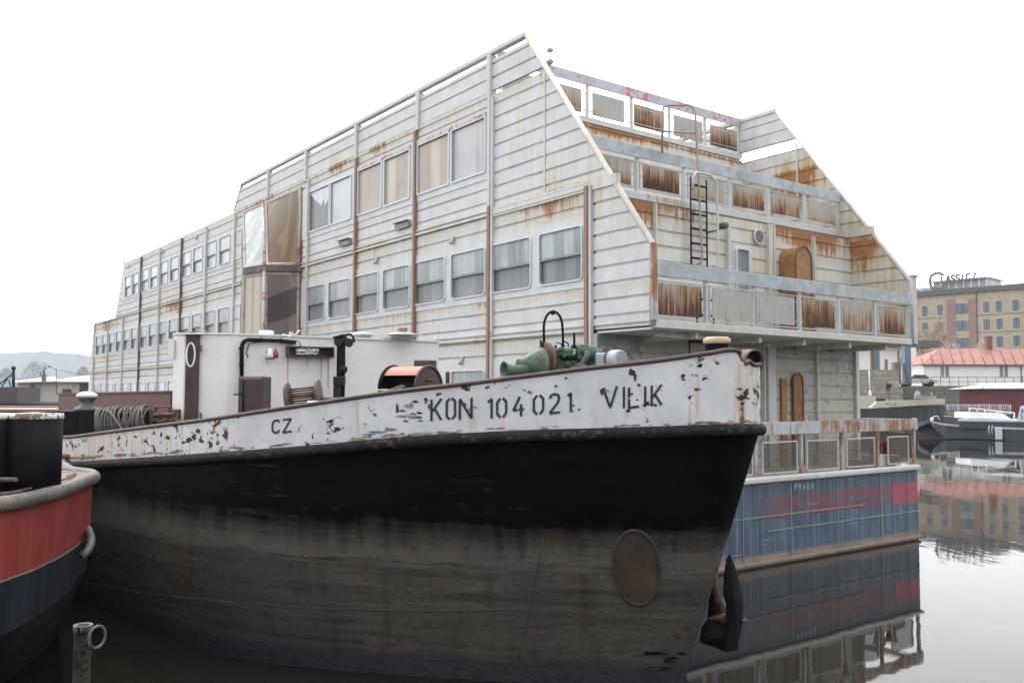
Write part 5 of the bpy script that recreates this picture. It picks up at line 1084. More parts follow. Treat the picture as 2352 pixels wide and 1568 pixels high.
# bank ground
mb = MB(); g0 = at(1900, 887, 100); zq = at(2200, 885.5, 100).z
mb.quad(Vector((g0.x, 100.8, zq - .02)), Vector((190, 100.8, zq - .02)), Vector((600, 900, zq + 1)), Vector((g0.x + 40, 900, zq + 1))); part('bank', mb, flat('grassy_bank', (.12, .13, .07), .9), kind='structure')
mb = MB(); slab(mb, 1900, 2900, 885.5, 990, 100, dep_=1.0, zb=-1); qw = solo('quay_wall', mb, M['stone'], 'long dark stone quay wall behind the moored boats', 'wall')
mb = MB(); slab(mb, 1900, 2068, 848, 990, 97, dep_=2.9, zb=-1); slab(mb, 2048, 2076, 890, 990, 96.5, dep_=.49, zb=-1); so_ = solo('stone_bastion', mb, M['stone2'], 'pale block stone lock pier with a small dark opening', 'wall')
mb = MB(); slab(mb, 2037, 2048, 881, 893, 96.9, dep_=.08); part('opening', mb, M['black'], so_)
# rail on quay
rl = thing('quay_railing', 'thin dark railing along the top of the stone quay', 'railing', at(2220, 886, 99.9)); mb = MB()
y = 99.9
for py in (865.5,): a, b = at(2118, 866, y), at(2400, 866, y); mb.tube([a, b], .035, 5); mb.tube([a + Vector((0, 0, -.5)), b + Vector((0, 0, -.5))], .025, 5)
part('rail', mb, M['darkgrey'], rl)
for k in range(13): a = at(2118 + k * 21, 866, y); mb = MB(); mb.tube([a, Vector((a.x, a.y, zq))], .035, 5); part('post', mb, M['darkgrey'], rl)
# long white house
def house_white():
    h = thing('white_house', 'low white house with weathered red seam roof above the quay', 'house', at(2240, 885, 112)); Y = 112
    a = at(2121, 836, Y); b = at(2420, 834, Y); z0 = zq - .3; z1 = a.z; mb = MB(); mb.box((a.x, Y, z0), (b.x, Y + 8, z1)); part('wall', mb, M['white'], h)
    rt = weather('weathered_red_roof', (.33, .12, .09), .05, .8, stain=(.50, .38, .32), sc=.5, fade=.3)
    r0 = at(2119, 836, Y - .4); r1 = at(2430, 832, Y - .4); t0 = at(2158, 800, Y + 4); t1 = at(2430, 796, Y + 4); e0 = Vector((r0.x, Y + 8.4, r0.z)); e1 = Vector((r1.x, Y + 8.4, r0.z)); r1.z = r0.z; t1.z = t0.z
    mb = MB(); mb.quad(r0, r1, t1, t0); mb.quad(e0, e1, t1, t0); mb.quad(r0, t0, e0)
    rf = part('roof', mb, rt, h); mb = MB()
    for k in range(14): s_ = k / 13.; p = r0.lerp(r1, s_); q = t0.lerp(t1, max(0, s_ * 1.14 - .14 + .0)) if s_ > .0 else t0; q = Vector((max(t0.x, p.x + .0), t0.y, t0.z)) if p.x > t0.x else t0; q = Vector((p.x + 1.6, t0.y, t0.z)); mb.tube([p + Vector((0, 0, .04)), q + Vector((0, 0, .04))], .05, 4)
    part('seam', mb, flat('dark_seam', (.25, .1, .08), .7), rf)
    mb = MB(); mb.box((r0.x, Y - .45, r0.z - .2), (r1.x, Y - .02, r0.z - .02)); part('eave', mb, M['darkgrey'], h)
    for x0, x1 in ((2157, 2182), (2293, 2317)):
        a, b = at(x0, 867, Y), at(x1, 839, Y); mb = MB(); mb.box((a.x, Y - .05, a.z), (b.x, Y - .01, b.z)); w_ = part('window', mb, M['whiteclean'], h)
        for f0, f1 in ((.12, .44), (.56, .88)): mb = MB(); mb.box((lerp(a.x, b.x, f0), Y - .08, lerp(a.z, b.z, .08)), (lerp(a.x, b.x, f1), Y - .055, lerp(a.z, b.z, .92))); part('pane', mb, M['pane_low'], w_)
    a = at(2296, 790, Y + 3); 
    mb = MB(); c_ = at(2271, 800, Y + 4); mb.box(c_ + Vector((-.35, -.3, -1)), c_ + Vector((.35, .3, 1.6))); mb.box(c_ + Vector((-.9, -.4, -.9)), c_ + Vector((.9, .4, -.2))); part('chimney', mb, flat('dark_brick', (.2, .09, .08), .8), rf)
    mb = MB(); x = at(2345, 850, Y).x; mb.tube([(x, Y - .1, r0.z - .1), (x, Y - .1, z0)], .06, 6); part('downpipe', mb, M['darkgrey'], h)
house_white()
# brick hotel
def hotel():
    Y0, Y1 = 165., 151.; a = at(2085, 672, Y0); b = at(2352, 650, Y1); ztop = a.z; d = Vector((b.x - a.x, b.y - a.y, 0)); L = d.length; e = d / L; n = Vector((e.y, -e.x, 0)); n = n if n.y < 0 else -n
    h = thing('brick_hotel', 'tan and red brick hotel with glass penthouse and large roof letters', 'building', (a.x, a.y, zq))
    Lf = L * 1.5
    def F(s, z, dd=0.): return Vector((a.x, a.y, z)) + e * s + n * dd
    def sx(px):                                    # distance along the facade for a screen column
        r_ = ray(px, 750); A_ = Vector((a.x, a.y, 0)); den = r_.x * e.y - r_.y * e.x; t = (A_.x * e.y - A_.y * e.x) / den; p = CV + r_ * t; return (Vector((p.x, p.y, 0)) - A_).dot(e)
    def blk(mb, s0, s1, z0, z1, d0, d1): return mb.prism([(s0, z0), (s1, z0), (s1, z1), (s0, z1)], lambda s, z, d: F(s, z, d), d0, d1)
    tan = weather('tan_brick', (.41, .335, .265), .0, .6, stain=(.42, .30, .23), sc=.5, fade=.25); red = weather('red_brown_brick', (.27, .16, .14), .0, .25, sc=.3)
    blk(mb := MB(), 0, Lf, zq - .5, ztop - .9, -14, 0); part('wall', mb, tan, h)
    kx = lambda c: 2074.4 + c * .1354
    mb = MB()
    for c0_, c1_ in ((745, 892), (1120, 1252)): blk(mb, sx(kx(c0_)), sx(kx(c1_)), zq, ztop - 1.9, .01, .12)
    part('brick_pier', mb, red, h)
    mb = MB(); blk(mb, -.3, Lf, ztop - .9, ztop, -14.3, .5); part('cornice', mb, M['darkgrey'], h)
    mb = MB(); blk(mb, sx(kx(1252)), sx(kx(1262)), zq, ztop - .9, .02, .2); part('downpipe', mb, M['darkgrey'], h)
    rows_ = [(19.75, 17.8), (16.7, 14.8), (13.65, 11.8), (10.6, 8.7)]
    for c0_, c1_ in ((40, 140), (325, 428), (580, 688), (893, 1115), (1362, 1478), (1578, 1692), (1862, 1988), (2150, 2260), (2400, 2520)):
        for zt, zb_ in rows_:
            s0, s1 = sx(kx(c0_)), sx(kx(c1_)); mb = MB(); blk(mb, s0 - .12, s1 + .12, zb_ - .2, zt + .1, .02, .07); w_ = part('window', mb, flat('pale_surround', (.55, .47, .35), .7) if c0_ == 40 and zt > 19 else SUR[0] if SUR else M['trim'], h)
            mb = MB(); blk(mb, s0, s1, zb_, zt, .075, .1); part('pane', mb, PANE, w_)
            mb = MB(); blk(mb, (s0 + s1) / 2 - .06, (s0 + s1) / 2 + .06, zb_, zt, .105, .14); blk(mb, s0, s1, (zb_ + zt) / 2 - .05, (zb_ + zt) / 2 + .05, .105, .13); part('glazing_bar', mb, M['darkgrey'], w_)
    mb = MB(); s1 = sx(kx(1250))
    for zt, zb_ in rows_: blk(mb, s1 + .3, Lf, zb_ - .3, zb_ - .2, .02, .14); blk(mb, 0, sx(kx(740)), zb_ - .3, zb_ - .2, .02, .14)
    part('string_course', mb, flat('string_course', (.32, .25, .18), .7), h)
    # penthouse
    s0, s1 = sx(2134), sx(2262); mb = MB(); blk(mb, s0, s1, ztop, ztop + 1.7, -9, -2.5); blk(mb, s0 - .3, s1 + .3, ztop + 1.7, ztop + 1.95, -9.3, -2.2); ph = part('penthouse', mb, PANE2, h)
    mb = MB(); k = s0
    while k < s1: blk(mb, k, k + .15, ztop, ztop + 1.7, -2.49, -2.4); k += 1.3
    part('mullion', mb, M['whiteclean'], ph)
    mb = MB(); blk(mb, 0, s0 - .5, ztop, ztop + .9, -9, -2.5); part('roof_screen', mb, PANE2, h)
    sg = MB(); zb_ = ztop + .3; SGM = flat('grey_sign_letters', (.16, .11, .13), .5)
    def GL(ch, s0, s1, z0, z1, w_):
        sg = MB()
        for dd in (-1.7, -1.55): glyph(sg, ch, lambda p, q: F(s0 + p, z0 + q, dd), (s1 - s0) / .8, z1 - z0, w_)
        part('roof_sign_letter', sg, SGM, h)
    dpx = lambda p: sx(p)
    zpx = lambda py, px: (911.5 - py) * (a.y + (sx(px) * e.y)) / FPX + CAMZ
    GL('C', dpx(2130), dpx(2164), zpx(661, 2147), zpx(624, 2147), .42)
    x = 2157
    for i, ch in enumerate('LASSIC'): GL(ch, dpx(x), dpx(x + 9), zpx(648 - i * 1.6, x), zpx(632 - i * 1.3, x), .3); x += 11.6
    GL('7', dpx(2227), dpx(2237), zpx(640, 2230), zpx(624, 2230), .22)
    for k in range(4): p = F(dpx(2233 + 8.3 * k), zpx(637 - k * .6, 2240), -1.6); sg.add([p + Vector((.35 * math.cos(R(90 + 36 * j)) * (1 if j % 2 == 0 else .45), 0, .35 * math.sin(R(90 + 36 * j)) * (1 if j % 2 == 0 else .45))) for j in range(10)], [tuple(range(10))])
    part('roof_sign_stars', sg, SGM, h)
SUR = [flat('window_surround', (.52, .45, .34), .7)]
PANE = pane('hotel_glass', (.13, .17, .21), (.15, .20, .25), .1, .1); PANE2 = pane('penthouse_glass', (.33, .40, .44), (.3, .36, .4), .2, .1)
hotel()
# white hall with blue gate frame in front
g = thing('white_hall', 'white hall with flat roof half hidden behind the ship', 'building', at(2040, 850, 125)); mb = MB(); slab(mb, 1900, 2087, 795, 850, 125, dep_=10, zb=zq); slab(mb, 2087, 2106, 790, 870, 124, dep_=9, zb=zq); part('wall', mb, M['white'], g)
mb = MB(); a, b, c_ = at(2084, 780, 122), at(2106, 797, 122), at(2084, 800, 122); mb.add([a, b, c_, a + Vector((0, 12, 0)), b + Vector((0, 12, 0)), c_ + Vector((0, 12, 0))], [(0, 1, 2), (5, 4, 3), (0, 3, 4, 1)]); mb.box(at(1895, 796, 124), at(2085, 791, 134)); part('roof', mb, M['darkgrey'], g)
bl = flat('blue_grey_steel', (.10, .16, .24), .5)
g = thing('lock_gate_frame', 'blue steel portal frame standing on the stone pier', 'gate', at(2050, 850, 110)); mb = MB()
slab(mb, 2012, 2021, 788, 850, 110, dep_=.7); part('post', mb, bl, g); part('post', slab(MB(), 2080, 2094, 780, 882, 98.5, dep_=.9), bl, g); mb = MB(); slab(mb, 2012, 2094, 784, 790, 109, dep_=.6); part('crossbeam', mb, bl, g)
mb = MB(); slab(mb, 2002, 2009, 788, 848, 110, dep_=.4); slab(mb, 2063, 2066, 805, 835, 110, dep_=.2); slab(mb, 2035, 2039, 825, 850, 105, dep_=.4); slab(mb, 2070, 2074, 820, 835, 105, dep_=.4); part('guide_rail', mb, M['dark_post'], g)
mb = MB(); slab(mb, 2056, 2070, 832, 882, 98, dep_=.8); mb.add([at(2072, 835, 98), at(2078, 835, 98), at(2092, 882, 98), at(2082, 882, 98), at(2072, 835, 98.4), at(2078, 835, 98.4), at(2092, 882, 98.4), at(2082, 882, 98.4)], [(0, 1, 2, 3), (7, 6, 5, 4), (0, 3, 7, 4), (1, 5, 6, 2)]); solo('gangway', mb, M['rim'], 'grey steps and sloping ramp beside the blue post', 'stairs')
# cars
def car(px, py, Y, m, lab, flip=1):
    c_ = at(px, py, Y); c_.z = zq; k = thing('parked_car', lab, 'car', c_, 0, 'cars parked on the quay'); pl = [(-2, .35), (-2.05, .75), (-1.2, .85), (-.7, 1.35), (.7, 1.38), (1.3, .9), (2.05, .8), (2.05, .35)]
    mb = MB(); mb.prism([(a * flip, b) for a, b in pl], lambda a, b, d: c_ + Vector((a, d, b)), -.8, .8); part('body', mb, m, k)
    mb = MB(); mb.prism([(a * flip, b) for a, b in ((-1.05, .88), (-.65, 1.3), (.62, 1.32), (1.1, .92))], lambda a, b, d: c_ + Vector((a, d, b)), -.815, .815); part('windows', mb, M['pane_dark'], k)
    for x in (-1.3, 1.3): mb = MB(); mb.lathe([(.33, -.85), (.33, .85)], frame3(c_ + Vector((x, 0, .33)), (1, 0, 0), (0, 1, 0)), 14); part('wheel', mb, M['black'], k)
car(2112, 857, 118, flat('orange_white_car', (.55, .3, .2), .3), 'small orange and white car parked left of the white house', 1); car(2106, 866, 106, flat('silver_green_car', (.4, .43, .43), .3), 'pale green car at the head of the quay railing', -1)
# maroon floating cabin
cb_ = thing('floating_cabin', 'maroon boarded floating cabin with pale ribbed roof', 'houseboat', at(2320, 985, 88)); Y = 88
mr = weather('maroon_boards', (.16, .028, .035), 0, .2, stain=(.12, .05, .05)); mb = MB(); a = at(2275, 950, Y); b = at(2470, 892, Y); siding(mb, [(a.x, .5), (b.x, .5), (b.x, b.z), (a.x, b.z)], lambda s, z, d: Vector((s, Y - d * 2, z)), .5, .3); mb.box((a.x, Y + .01, .5), (b.x, Y + 6, b.z)); part('wall', mb, mr, cb_)
mb = MB(); r0, r1 = at(2259, 892, Y - .6), at(2480, 892, Y - .6); t0, t1 = at(2285, 879, Y + 3), at(2480, 879, Y + 3); mb.quad(r0, r1, t1, t0); mb.quad(r0 + Vector((0, 0, -.08)), r1 + Vector((0, 0, -.08)), t1 + Vector((0, 0, -.08)), t0 + Vector((0, 0, -.08))); mb.quad(r0, t0, Vector((r0.x, Y + 6.6, r0.z)))
for k in range(30): p = r0.lerp(r1, k / 29); mb.tube([p + Vector((0, 0, .02)), p + Vector((1, 3.6, t0.z - r0.z + .02))], .05, 4)
part('roof', mb, flat('pale_ribbed_roof', (.5, .55, .56), .5), cb_); mb = MB(); mb.box((a.x - 1, Y - 1, -.3), (b.x, Y + 6, .5)); part('pontoon', mb, M['darkgrey'], cb_)
# white fence / gangway rail
fn = thing('landing_stage_railing', 'white barred railing on a landing stage in front of the quay wall', 'railing', at(2250, 955, 84)); Y = 84; mb = MB(); a, b = at(2176, 929.5, Y), at(2321, 929.5, Y); zb_ = at(2176, 950, Y).z
mb.tube([a, b], .04, 5); mb.tube([Vector((a.x, Y, zb_)), Vector((b.x, Y, zb_))], .04, 5); part('rail', mb, M['alu'], fn)
mb = MB()
for k in range(37): x = lerp(a.x, b.x, k / 36); mb.tube([(x, Y, zb_), (x, Y, a.z)], .022 if k % 6 else .045, 4)
part('bars', mb, M['alu'], fn); mb = MB(); mb.box((a.x - 1, Y - .2, -.3), (b.x + 2, Y + 3, zb_ - .25)); part('stage', mb, M['darkgrey'], fn)
# moored barge behind
def hull_loft(tab, thick, name, m, par, flip=0):        # tab: (px, ytop, ybot, Y)
    f = [at(x, y0, Y) for x, y0, y1, Y in tab]; g_ = [at(x, y1, Y) for x, y0, y1, Y in tab]
    mb = MB(); bk = [p + Vector((0, thick * min(1, i / 1.5 if flip else (len(f) - 1 - i) / 1.5), 0)) for i, p in enumerate(f)]; bg_ = [p + Vector((0, thick * min(1, i / 1.5 if flip else (len(f) - 1 - i) / 1.5), 0)) for i, p in enumerate(g_)]
    mb.grid([g_, f, bk, bg_], False); return part(name, mb, m, par)
bb = thing('moored_barge', 'distant black barge with cream bow band moored by the stone quay', 'barge', at(2060, 985, 84))
hull_loft([(1800, 940, 1000, 86), (1960, 938, 992, 85), (2000, 938, 990, 84), (2040, 936, 987, 83), (2120, 930, 985, 82), (2160, 928, 984, 81.5), (2168, 927, 984, 82)], 7, 'hull', weather('dark_blue_black_hull', (.02, .023, .032), .12, .2, rcol=(.12, .03, .03), sc=.5), bb)
hull_loft([(1960, 936.5, 938.2, 84.97), (2000, 935.5, 938.2, 83.97), (2009, 929, 937, 83.7), (2015, 922, 936, 83.5), (2040, 921, 935.5, 82.9), (2120, 918, 930, 81.9), (2160, 916, 929, 81.4), (2171, 915, 928.5, 81.8)], .6, 'bow_band', weather('cream_paint', (.50, .45, .38), .1, .3), bb)
hull_loft([(1800, 974, 1000, 85.9), (2000, 970, 990.5, 83.9), (2120, 966, 985.5, 81.9), (2166, 965, 984.5, 81.9)], .3, 'waterline_band', flat('dull_red_band', (.085, .03, .032), .7), bb)
mb = MB(); slab(mb, 1960, 2012, 909, 936, 87, dep_=3); ck = part('deckhouse', mb, weather('cream_cabin', (.55, .52, .45), .02, .2), bb); mb = MB(); slab(mb, 2021, 2034, 915, 936, 86.9, dep_=1.5); part('winch', mb, M['black'], bb)
mb = MB(); mb.tube([at(1998, 905, 86), at(1996, 850, 86)], .05, 6); mb.tube([at(1999, 912, 86), at(1998, 895, 86)], .11, 6, rr=[.22, .05]); part('mast', mb, M['whiteclean'], bb)
mb = MB(); p = at(2108, 915, 82); mb.lathe([(.3, 0), (.3, .3), (.2, .55), (.1, .7), (0, .7)], Matrix.Translation(p), 10, False); mb.box(p + Vector((.4, -.2, -.1)), p + Vector((1.6, .2, .25))); mb.box(at(2038, 921, 83), at(2050, 917, 83.4)); mb.tube([at(2140, 916, 82), at(2139, 900, 82)], .06, 5); part('deck_gear', mb, flat('pale_green_gear', (.25, .33, .28), .6), bb)
mb = MB(); x = 2036
for ch in 'PILIA': 
    glyph(mb, ch, lambda a_, b_, x=x: at(x + a_, 930 - b_, 82.65 - (x - 2036) * .012), 3.6, 4.6, 1.1); x += 4.8
part('bow_lettering', mb, M['darkgrey'], bb)
# motor boat
mo = thing('motor_boat', 'dark blue passenger boat with low white cabin and grey deck line', 'boat', at(2270, 1005, 68)); dkb = weather('dark_blue_boat', (.035, .045, .062), .0, .25, stain=(.08, .09, .1), sc=.6)
tb = [(2136, 966, 968, 71), (2146, 971, 984, 70.4), (2160, 974, 996, 70), (2172, 976, 1002.5, 69.6), (2220, 981, 1006, 68.6), (2300, 984, 1010, 67), (2400, 988, 1015, 65)]
hull_loft(tb, 4, 'hull', dkb, mo, 1)
hull_loft([(x, y - 3.5, y + .5, Y - .03) for x, y, _, Y in tb], .3, 'gunwale', flat('grey_gunwale', (.42, .44, .46), .5), mo, 1)
mb = MB(); slab(mb, 2203, 2420, 967, 983, 68.6, 65.2, dep_=3); part('cabin_lower', mb, dkb, mo); mb = MB(); slab(mb, 2201, 2420, 962, 966.5, 68.8, 65.3, dep_=3.2); part('coach_roof', mb, M['alu'], mo)
mb = MB(); mb.add([at(2227, 960, 69), at(2326, 964, 67.5), at(2302, 948, 67.8), at(2228, 946, 69)] + [p + Vector((0, 2.4, 0)) for p in (at(2227, 960, 69), at(2326, 964, 67.5), at(2302, 948, 67.8), at(2228, 946, 69))], [(0, 1, 2, 3), (7, 6, 5, 4), (3, 2, 6, 7), (1, 5, 6, 2), (0, 3, 7, 4)]); part('cabin_upper', mb, M['whiteclean'], mo)
mb = MB()
for A_, B_ in (((2228, 937), (2330, 948)), ((2228, 937), (2228, 948)), ((2244, 938), (2244, 947)), ((2262, 940), (2262, 948)), ((2290, 943), (2290, 955)), ((2330, 947), (2329, 964)), ((2352, 950), (2352, 966))): mb.tube([at(*A_, 68.5), at(*B_, 68.5)], .045, 5)
part('handrail', mb, M['whiteclean'], mo)
mb = MB(); mb.add([at(2336, 966, 66.5), at(2352, 966, 66.4), at(2362, 930, 66.4), at(2344, 932, 66.5)] + [at(2336, 966, 68), at(2362, 966, 68), at(2362, 930, 68), at(2344, 932, 68)], [(0, 1, 2, 3), (7, 6, 5, 4), (0, 3, 7, 4), (3, 2, 6, 7)]); part('name_board', mb, M['whiteclean'], mo)
mb = MB()
for ch, x_, y_ in (('A', 2345.5, 948), ('S', 2344.5, 962)): glyph(mb, ch, lambda a_, b_: at(x_ + a_, y_ - b_, 66.3), 7, 10, 2.2)
part('board_lettering', mb, flat('blue_letters', (.03, .09, .35), .5), mo)
mb = MB(); mb.bbox(at(2288, 1010, 66.8), at(2300, 981, 66.95), .04); part('plank_fender', mb, M['alu'], mo)
mb = MB(); mb.tube([at(2142, 965, 70.3), at(2145, 956, 70.3), at(2152, 955, 70.3), at(2158, 963, 70.3)], .04, 5); mb.lathe([(.12, 0), (.14, .1), (.1, .3)], Matrix.Translation(at(2141, 967, 70.4)), 8); part('bow_fitting', mb, M['whiteclean'], mo)
mb = MB(); 
for x in (2273, 2280): mb.tube(cr([at(x, 977, 67.3), at(x - 2, 986, 67.2), at(x, 998, 67.2)]), .05, 5)
solo('fender_rope', mb, flat('pale_green_rope', (.3, .4, .38), .7), 'pale green rope hung over the side of the motor boat', 'rope')
# bare tree in front of the hotel
random.seed(21)
def tree(px, py0, py1, Y, lab, w_=1., leafc=(.28, .2, .15)):
    base = at(px, py0, Y); base.z = zq - .2; H = at(px, py1, Y).z - base.z; t = thing('tree', lab, 'tree', base); mb = MB(); lf = MB()
    def br(p, d, L, r, lev):
        n = 4; pts = [p]; 
        for k in range(n): d = (d + Vector((random.gauss(0, .12), random.gauss(0, .12), .03))).normalized(); pts.append(pts[-1] + d * L / n)
        mb.tube(pts, r, 5, rr=[lerp(r, r * .45, i / n) for i in range(n + 1)], cap=False)
        if lev == 0: 
            for q in pts[1:]:
                for _ in range(5): c_ = q + Vector((random.gauss(0, .25), random.gauss(0, .25), random.gauss(0, .25))); s_ = random.uniform(.05, .11); u = Vector((random.gauss(0, 1), random.gauss(0, 1), random.gauss(0, 1))).normalized() * s_; v = u.orthogonal().normalized() * s_; lf.quad(c_ - u, c_ - v, c_ + u, c_ + v)
            return
        for k in range(4 if lev > 1 else 4):
            i = random.choice([1, 2, 3, 4]) if k < 3 else 4; a = random.uniform(0, 6.28); s_ = random.uniform(.4, .9); nd = (d + Vector((math.cos(a) * s_, math.sin(a) * s_, random.uniform(-.05, .35)))).normalized(); br(pts[i], nd, L * random.uniform(.6, .78), r * .5, lev - 1)
    br(base, Vector((0, 0, 1)), H * .42, .18, 4); part('trunk', mb, flat('bark', (.09, .075, .065), .9), t); part('crown', lf, flat('bud_twigs', leafc, .9), t)
tree(2150, 860, 728, 135, 'bare budding tree before the left corner of the brick hotel'); tree(2196, 860, 790, 132, 'low pale bare shrub tree behind the red roof ridge', leafc=(.4, .36, .3)); tree(2258, 860, 795, 130, 'small pale shrubby tree just left of the chimney', leafc=(.4, .36, .3))

# ================================================================== background, left
hs_ = thing('white_houseboat', 'pale corrugated houseboat with faded orange roof far behind the barge', 'houseboat', at(110, 923, 95)); Y = 95
cw = weather('dirty_corrugated_white', (.55, .54, .5), .2, .5, zones=(), sc=.5)
mb = MB(); slab(mb, 38.5, 133, 876, 924, Y, dep_=5); slab(mb, 133, 225, 873, 924, Y - 1, dep_=6); part('wall', mb, cw, hs_)
mb = MB(); slab(mb, 134, 168, 877, 900, Y - 1.05, dep_=.04); part('rust_patch', mb, M['rust_trim'], hs_)
rfm = weather('faded_orange_roof', (.58, .40, .30), .05, .3, sc=.3)
for (x0, y0, x1, y1, xa, ya, xb, yb, Ya) in ((33, 877, 136, 874.5, 36, 874, 128, 864, Y - .8), (128, 875, 218, 876, 134, 871, 220, 858.5, Y - 1.8)):
    mb = MB(); A_, B_, C_, D_ = at(x0, y0, Ya), at(x1, y1, Ya), at(xb, yb, Ya + 5), at(xa, ya, Ya + 5); mb.quad(A_, B_, C_, D_); k = Vector((0, 0, -.12)); mb.quad(A_ + k, B_ + k, C_ + k, D_ + k); mb.quad(A_, B_, B_ + k, A_ + k); part('roof', mb, rfm, hs_)
for x0, x1, y0, y1 in ((67, 79, 878, 911), (182, 208, 879, 901), (143, 163, 893, 905)): mb = MB(); slab(mb, x0, x1, y0, y1, Y - 1.1, dep_=.06); w_ = part('window', mb, M['pane_dark'], hs_)
mb = MB(); slab(mb, 20, 240, 923, 960, Y - 1.5, dep_=8, zb=-.4); part('pontoon', mb, M['blackrust'], hs_)
cg = thing('deck_crane', 'small dark post with braces on the brown hatch at the left', 'crane', at(31, 890, 62)); Y = 62; mb = MB(); mb.tube([at(31, 890, Y), at(31, 845, Y)], .1, 8); mb.lathe([(.12, -.1), (.16, 0), (.12, .15), (0, .16)], Matrix.Translation(at(31, 846, Y)), 8); part('post', mb, M['black'], cg)
mb = MB(); mb.tube([at(-10, 889, Y), at(29, 858, Y)], .05, 5); mb.tube([at(4, 888, Y), at(17, 869, Y), at(22, 878, Y), at(24, 888, Y)], .045, 5); part('brace', mb, M['black'], cg)
lb = thing('brown_barge', 'low brown barge with purple brown hatch box behind the red boat', 'barge', at(60, 950, 60)); mb = MB(); slab(mb, -300, 300, 926, 1000, 60, dep_=6, zb=-.5); part('hull', mb, M['blackrust'], lb)
mb = MB(); slab(mb, -300, 200, 931, 936, 58, dep_=1.9, zb=at(0, 940, 58).z); slab(mb, -300, 240, 938.5, 944, 50, dep_=6); part('deck_rail', mb, weather('pinkish_rust_deck', (.26, .17, .14), .3, .5), lb)
mb = MB(); slab(mb, -200, 39, 888, 925.5, 61, dep_=3); part('hatch_box', mb, flat('purple_brown_box', (.075, .055, .065), .6), lb)
wy_ = 70; wh = thing('radar_mast', 'wheel shaped fitting on a short bracket above the orange roof', 'mast', at(101, 862, wy_)); mb = MB(); c_ = at(103, 841, wy_); mb.tube([c_ + Vector((.24 * math.cos(R(t)), 0, .27 * math.sin(R(t)))) for t in range(0, 360, 20)], .03, 5, closed=True)
for t in range(0, 180, 45): v = Vector((.24 * math.cos(R(t)), 0, .27 * math.sin(R(t)))); mb.tube([c_ - v, c_ + v], .015, 4)
part('wheel', mb, M['grey'], wh); mb = MB(); mb.tube([c_, at(101, 860, wy_)], .06, 5); mb.tube([at(92, 862, wy_), at(98, 850, wy_)], .04, 4); mb.box(at(95, 876, wy_), at(107, 860, wy_ + .3)); part('bracket', mb, bl, wh)
mb = MB(); mb.tube([at(129, 905, 80), at(129, 848, 80)], .04, 5); q_ = at(115, 842, 80); mb.tube([at(129, 849, 80), q_], .03, 4); mb.tube([q_, at(110, 840, 80)], .08, 5); mb.tube([at(129, 849, 80), at(206, 862, 84)], .02, 4); solo('light_pole', mb, M['darkgrey'], 'thin grey pole with slanting arm and cable by the orange roofs', 'pole')
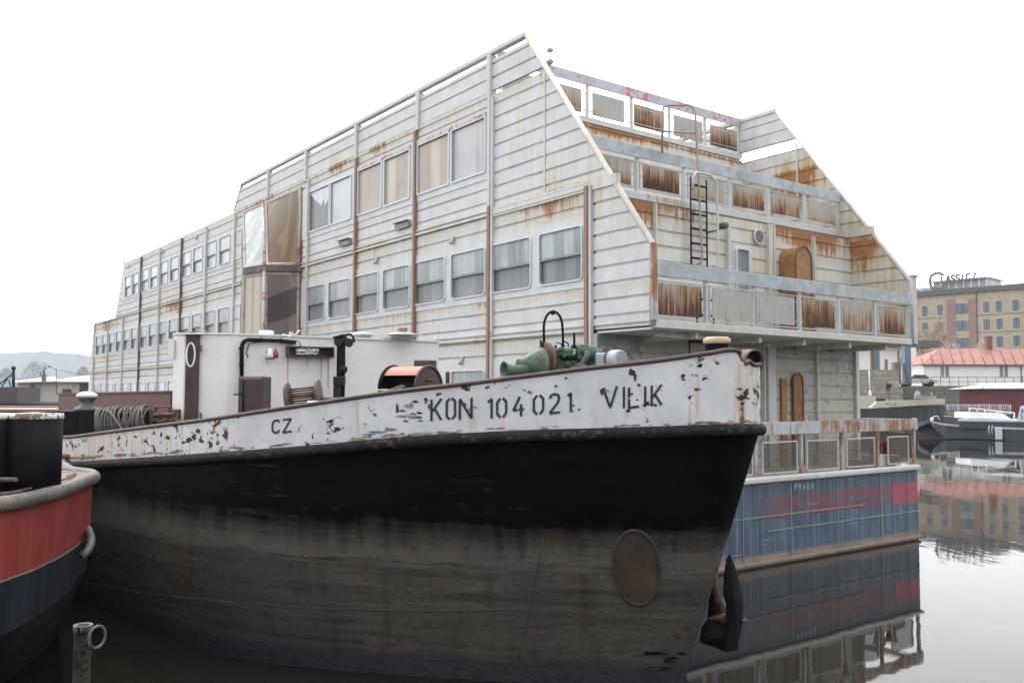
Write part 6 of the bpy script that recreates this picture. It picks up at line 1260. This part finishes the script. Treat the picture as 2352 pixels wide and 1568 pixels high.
# far wooded hills; part of the distance haze is painted into their pale colour
def ridge(name, Y, tab, seed, col, amp):
    random.seed(seed); mb = MB(); N_ = 160; xs = [lerp(tab[0][0], tab[-1][0], i / N_) for i in range(N_ + 1)]; pts = []
    for x in xs: y = interp(tab, x) + random.uniform(-amp, amp); pts.append(at(x, y, Y))
    rws = [[Vector((p.x, p.y - 60, -1)) for p in pts], [Vector((p.x, p.y - 30, p.z * .55)) for p in pts], pts, [Vector((p.x, p.y + 200, 0)) for p in pts]]
    mb.grid(rws, False); part(name, mb, flat(name + '_hazed', col, .95, 0, .35, .03), kind='structure')
ridge('hills', 2200, [(-400, 800), (0, 812), (60, 806), (150, 810), (210, 818), (300, 822), (500, 815), (900, 840), (1300, 860), (1700, 868), (2100, 868), (2400, 866), (2800, 860)], 4, (.15, .175, .18), 3)
def far_tree(px, y0, y1, Y, w_, seed):
    random.seed(seed); base = at(px, y0, Y); H = at(px, y1, Y).z - base.z; t = thing('tree', FT.pop(0), 'tree', base, 0); mb = MB(); mb.tube([base, base + Vector((0, 0, H * .5))], .3, 6); part('trunk', mb, flat('far_bark', (.06, .05, .04), .9), t); mb = MB()
    for k in range(900):
        a = random.uniform(0, 6.28); rr_ = math.sqrt(random.random()) * w_; h = random.uniform(.25, 1.); sc_ = math.sin(min(1, (1.05 - h) * 1.6) * 1.5); c_ = base + Vector((math.cos(a) * rr_ * sc_, math.sin(a) * rr_ * sc_, H * h)); s_ = random.uniform(.5, 1.5); u = Vector((random.gauss(0, 1), random.gauss(0, 1), random.gauss(0, 1))).normalized() * s_; v = u.orthogonal().normalized() * s_; mb.quad(c_ - u, c_ - v, c_ + u, c_ + v)
    part('crown', mb, flat('far_leaves', (.05, .065, .04), .95), t)
FT = ['hazy round tree left of the short dark crane post', 'hazy tall tree rising above the wheel shaped fitting', 'hazy tree beside the far end of the hotel ship', 'hazy broad tree over the brown hatch box']
for a in ((12, 905, 846, 1250, 16, 1), (75, 905, 832, 1320, 22, 2), (190, 905, 842, 1290, 17, 3), (-10, 905, 853, 1200, 18, 5)): far_tree(*a)
mb = MB(); slab(mb, -300, 230, 866, 912, 380, dep_=12, zb=0); fw = thing('far_shed', 'long pale blue shed roof in the haze beyond the houseboat', 'building', at(0, 912, 380)); part('wall', mb, flat('pale_blue_shed', (.35, .48, .6), .6), fw)
# far bank ground on the left
mb = MB(); mb.quad((-900, 370, .6), (260, 370, .6), (700, 1600, 1.5), (-1500, 1600, 1.5)); mb.quad((-900, 370, .6), (260, 370, .6), (260, 370, -1), (-900, 370, -1)); part('ground', mb, flat('far_bank', (.12, .13, .09), .9), kind='structure')
# ================================================================== haze
hm = bpy.data.materials.new('haze'); hm.use_nodes = True; nt = hm.node_tree; nt.nodes.remove(nt.nodes['Principled BSDF']); pv = nt.nodes.new('ShaderNodeVolumePrincipled')
pv.inputs['Color'].default_value = (.86, .92, 1, 1); pv.inputs['Density'].default_value = .00028; pv.inputs['Anisotropy'].default_value = .2
nt.links.new(pv.outputs[0], nt.nodes['Material Output'].inputs['Volume'])
mb = MB(); mb.box((-2300, -90, -3), (2300, 2700, 200)); part('haze', mb, hm, kind='stuff')
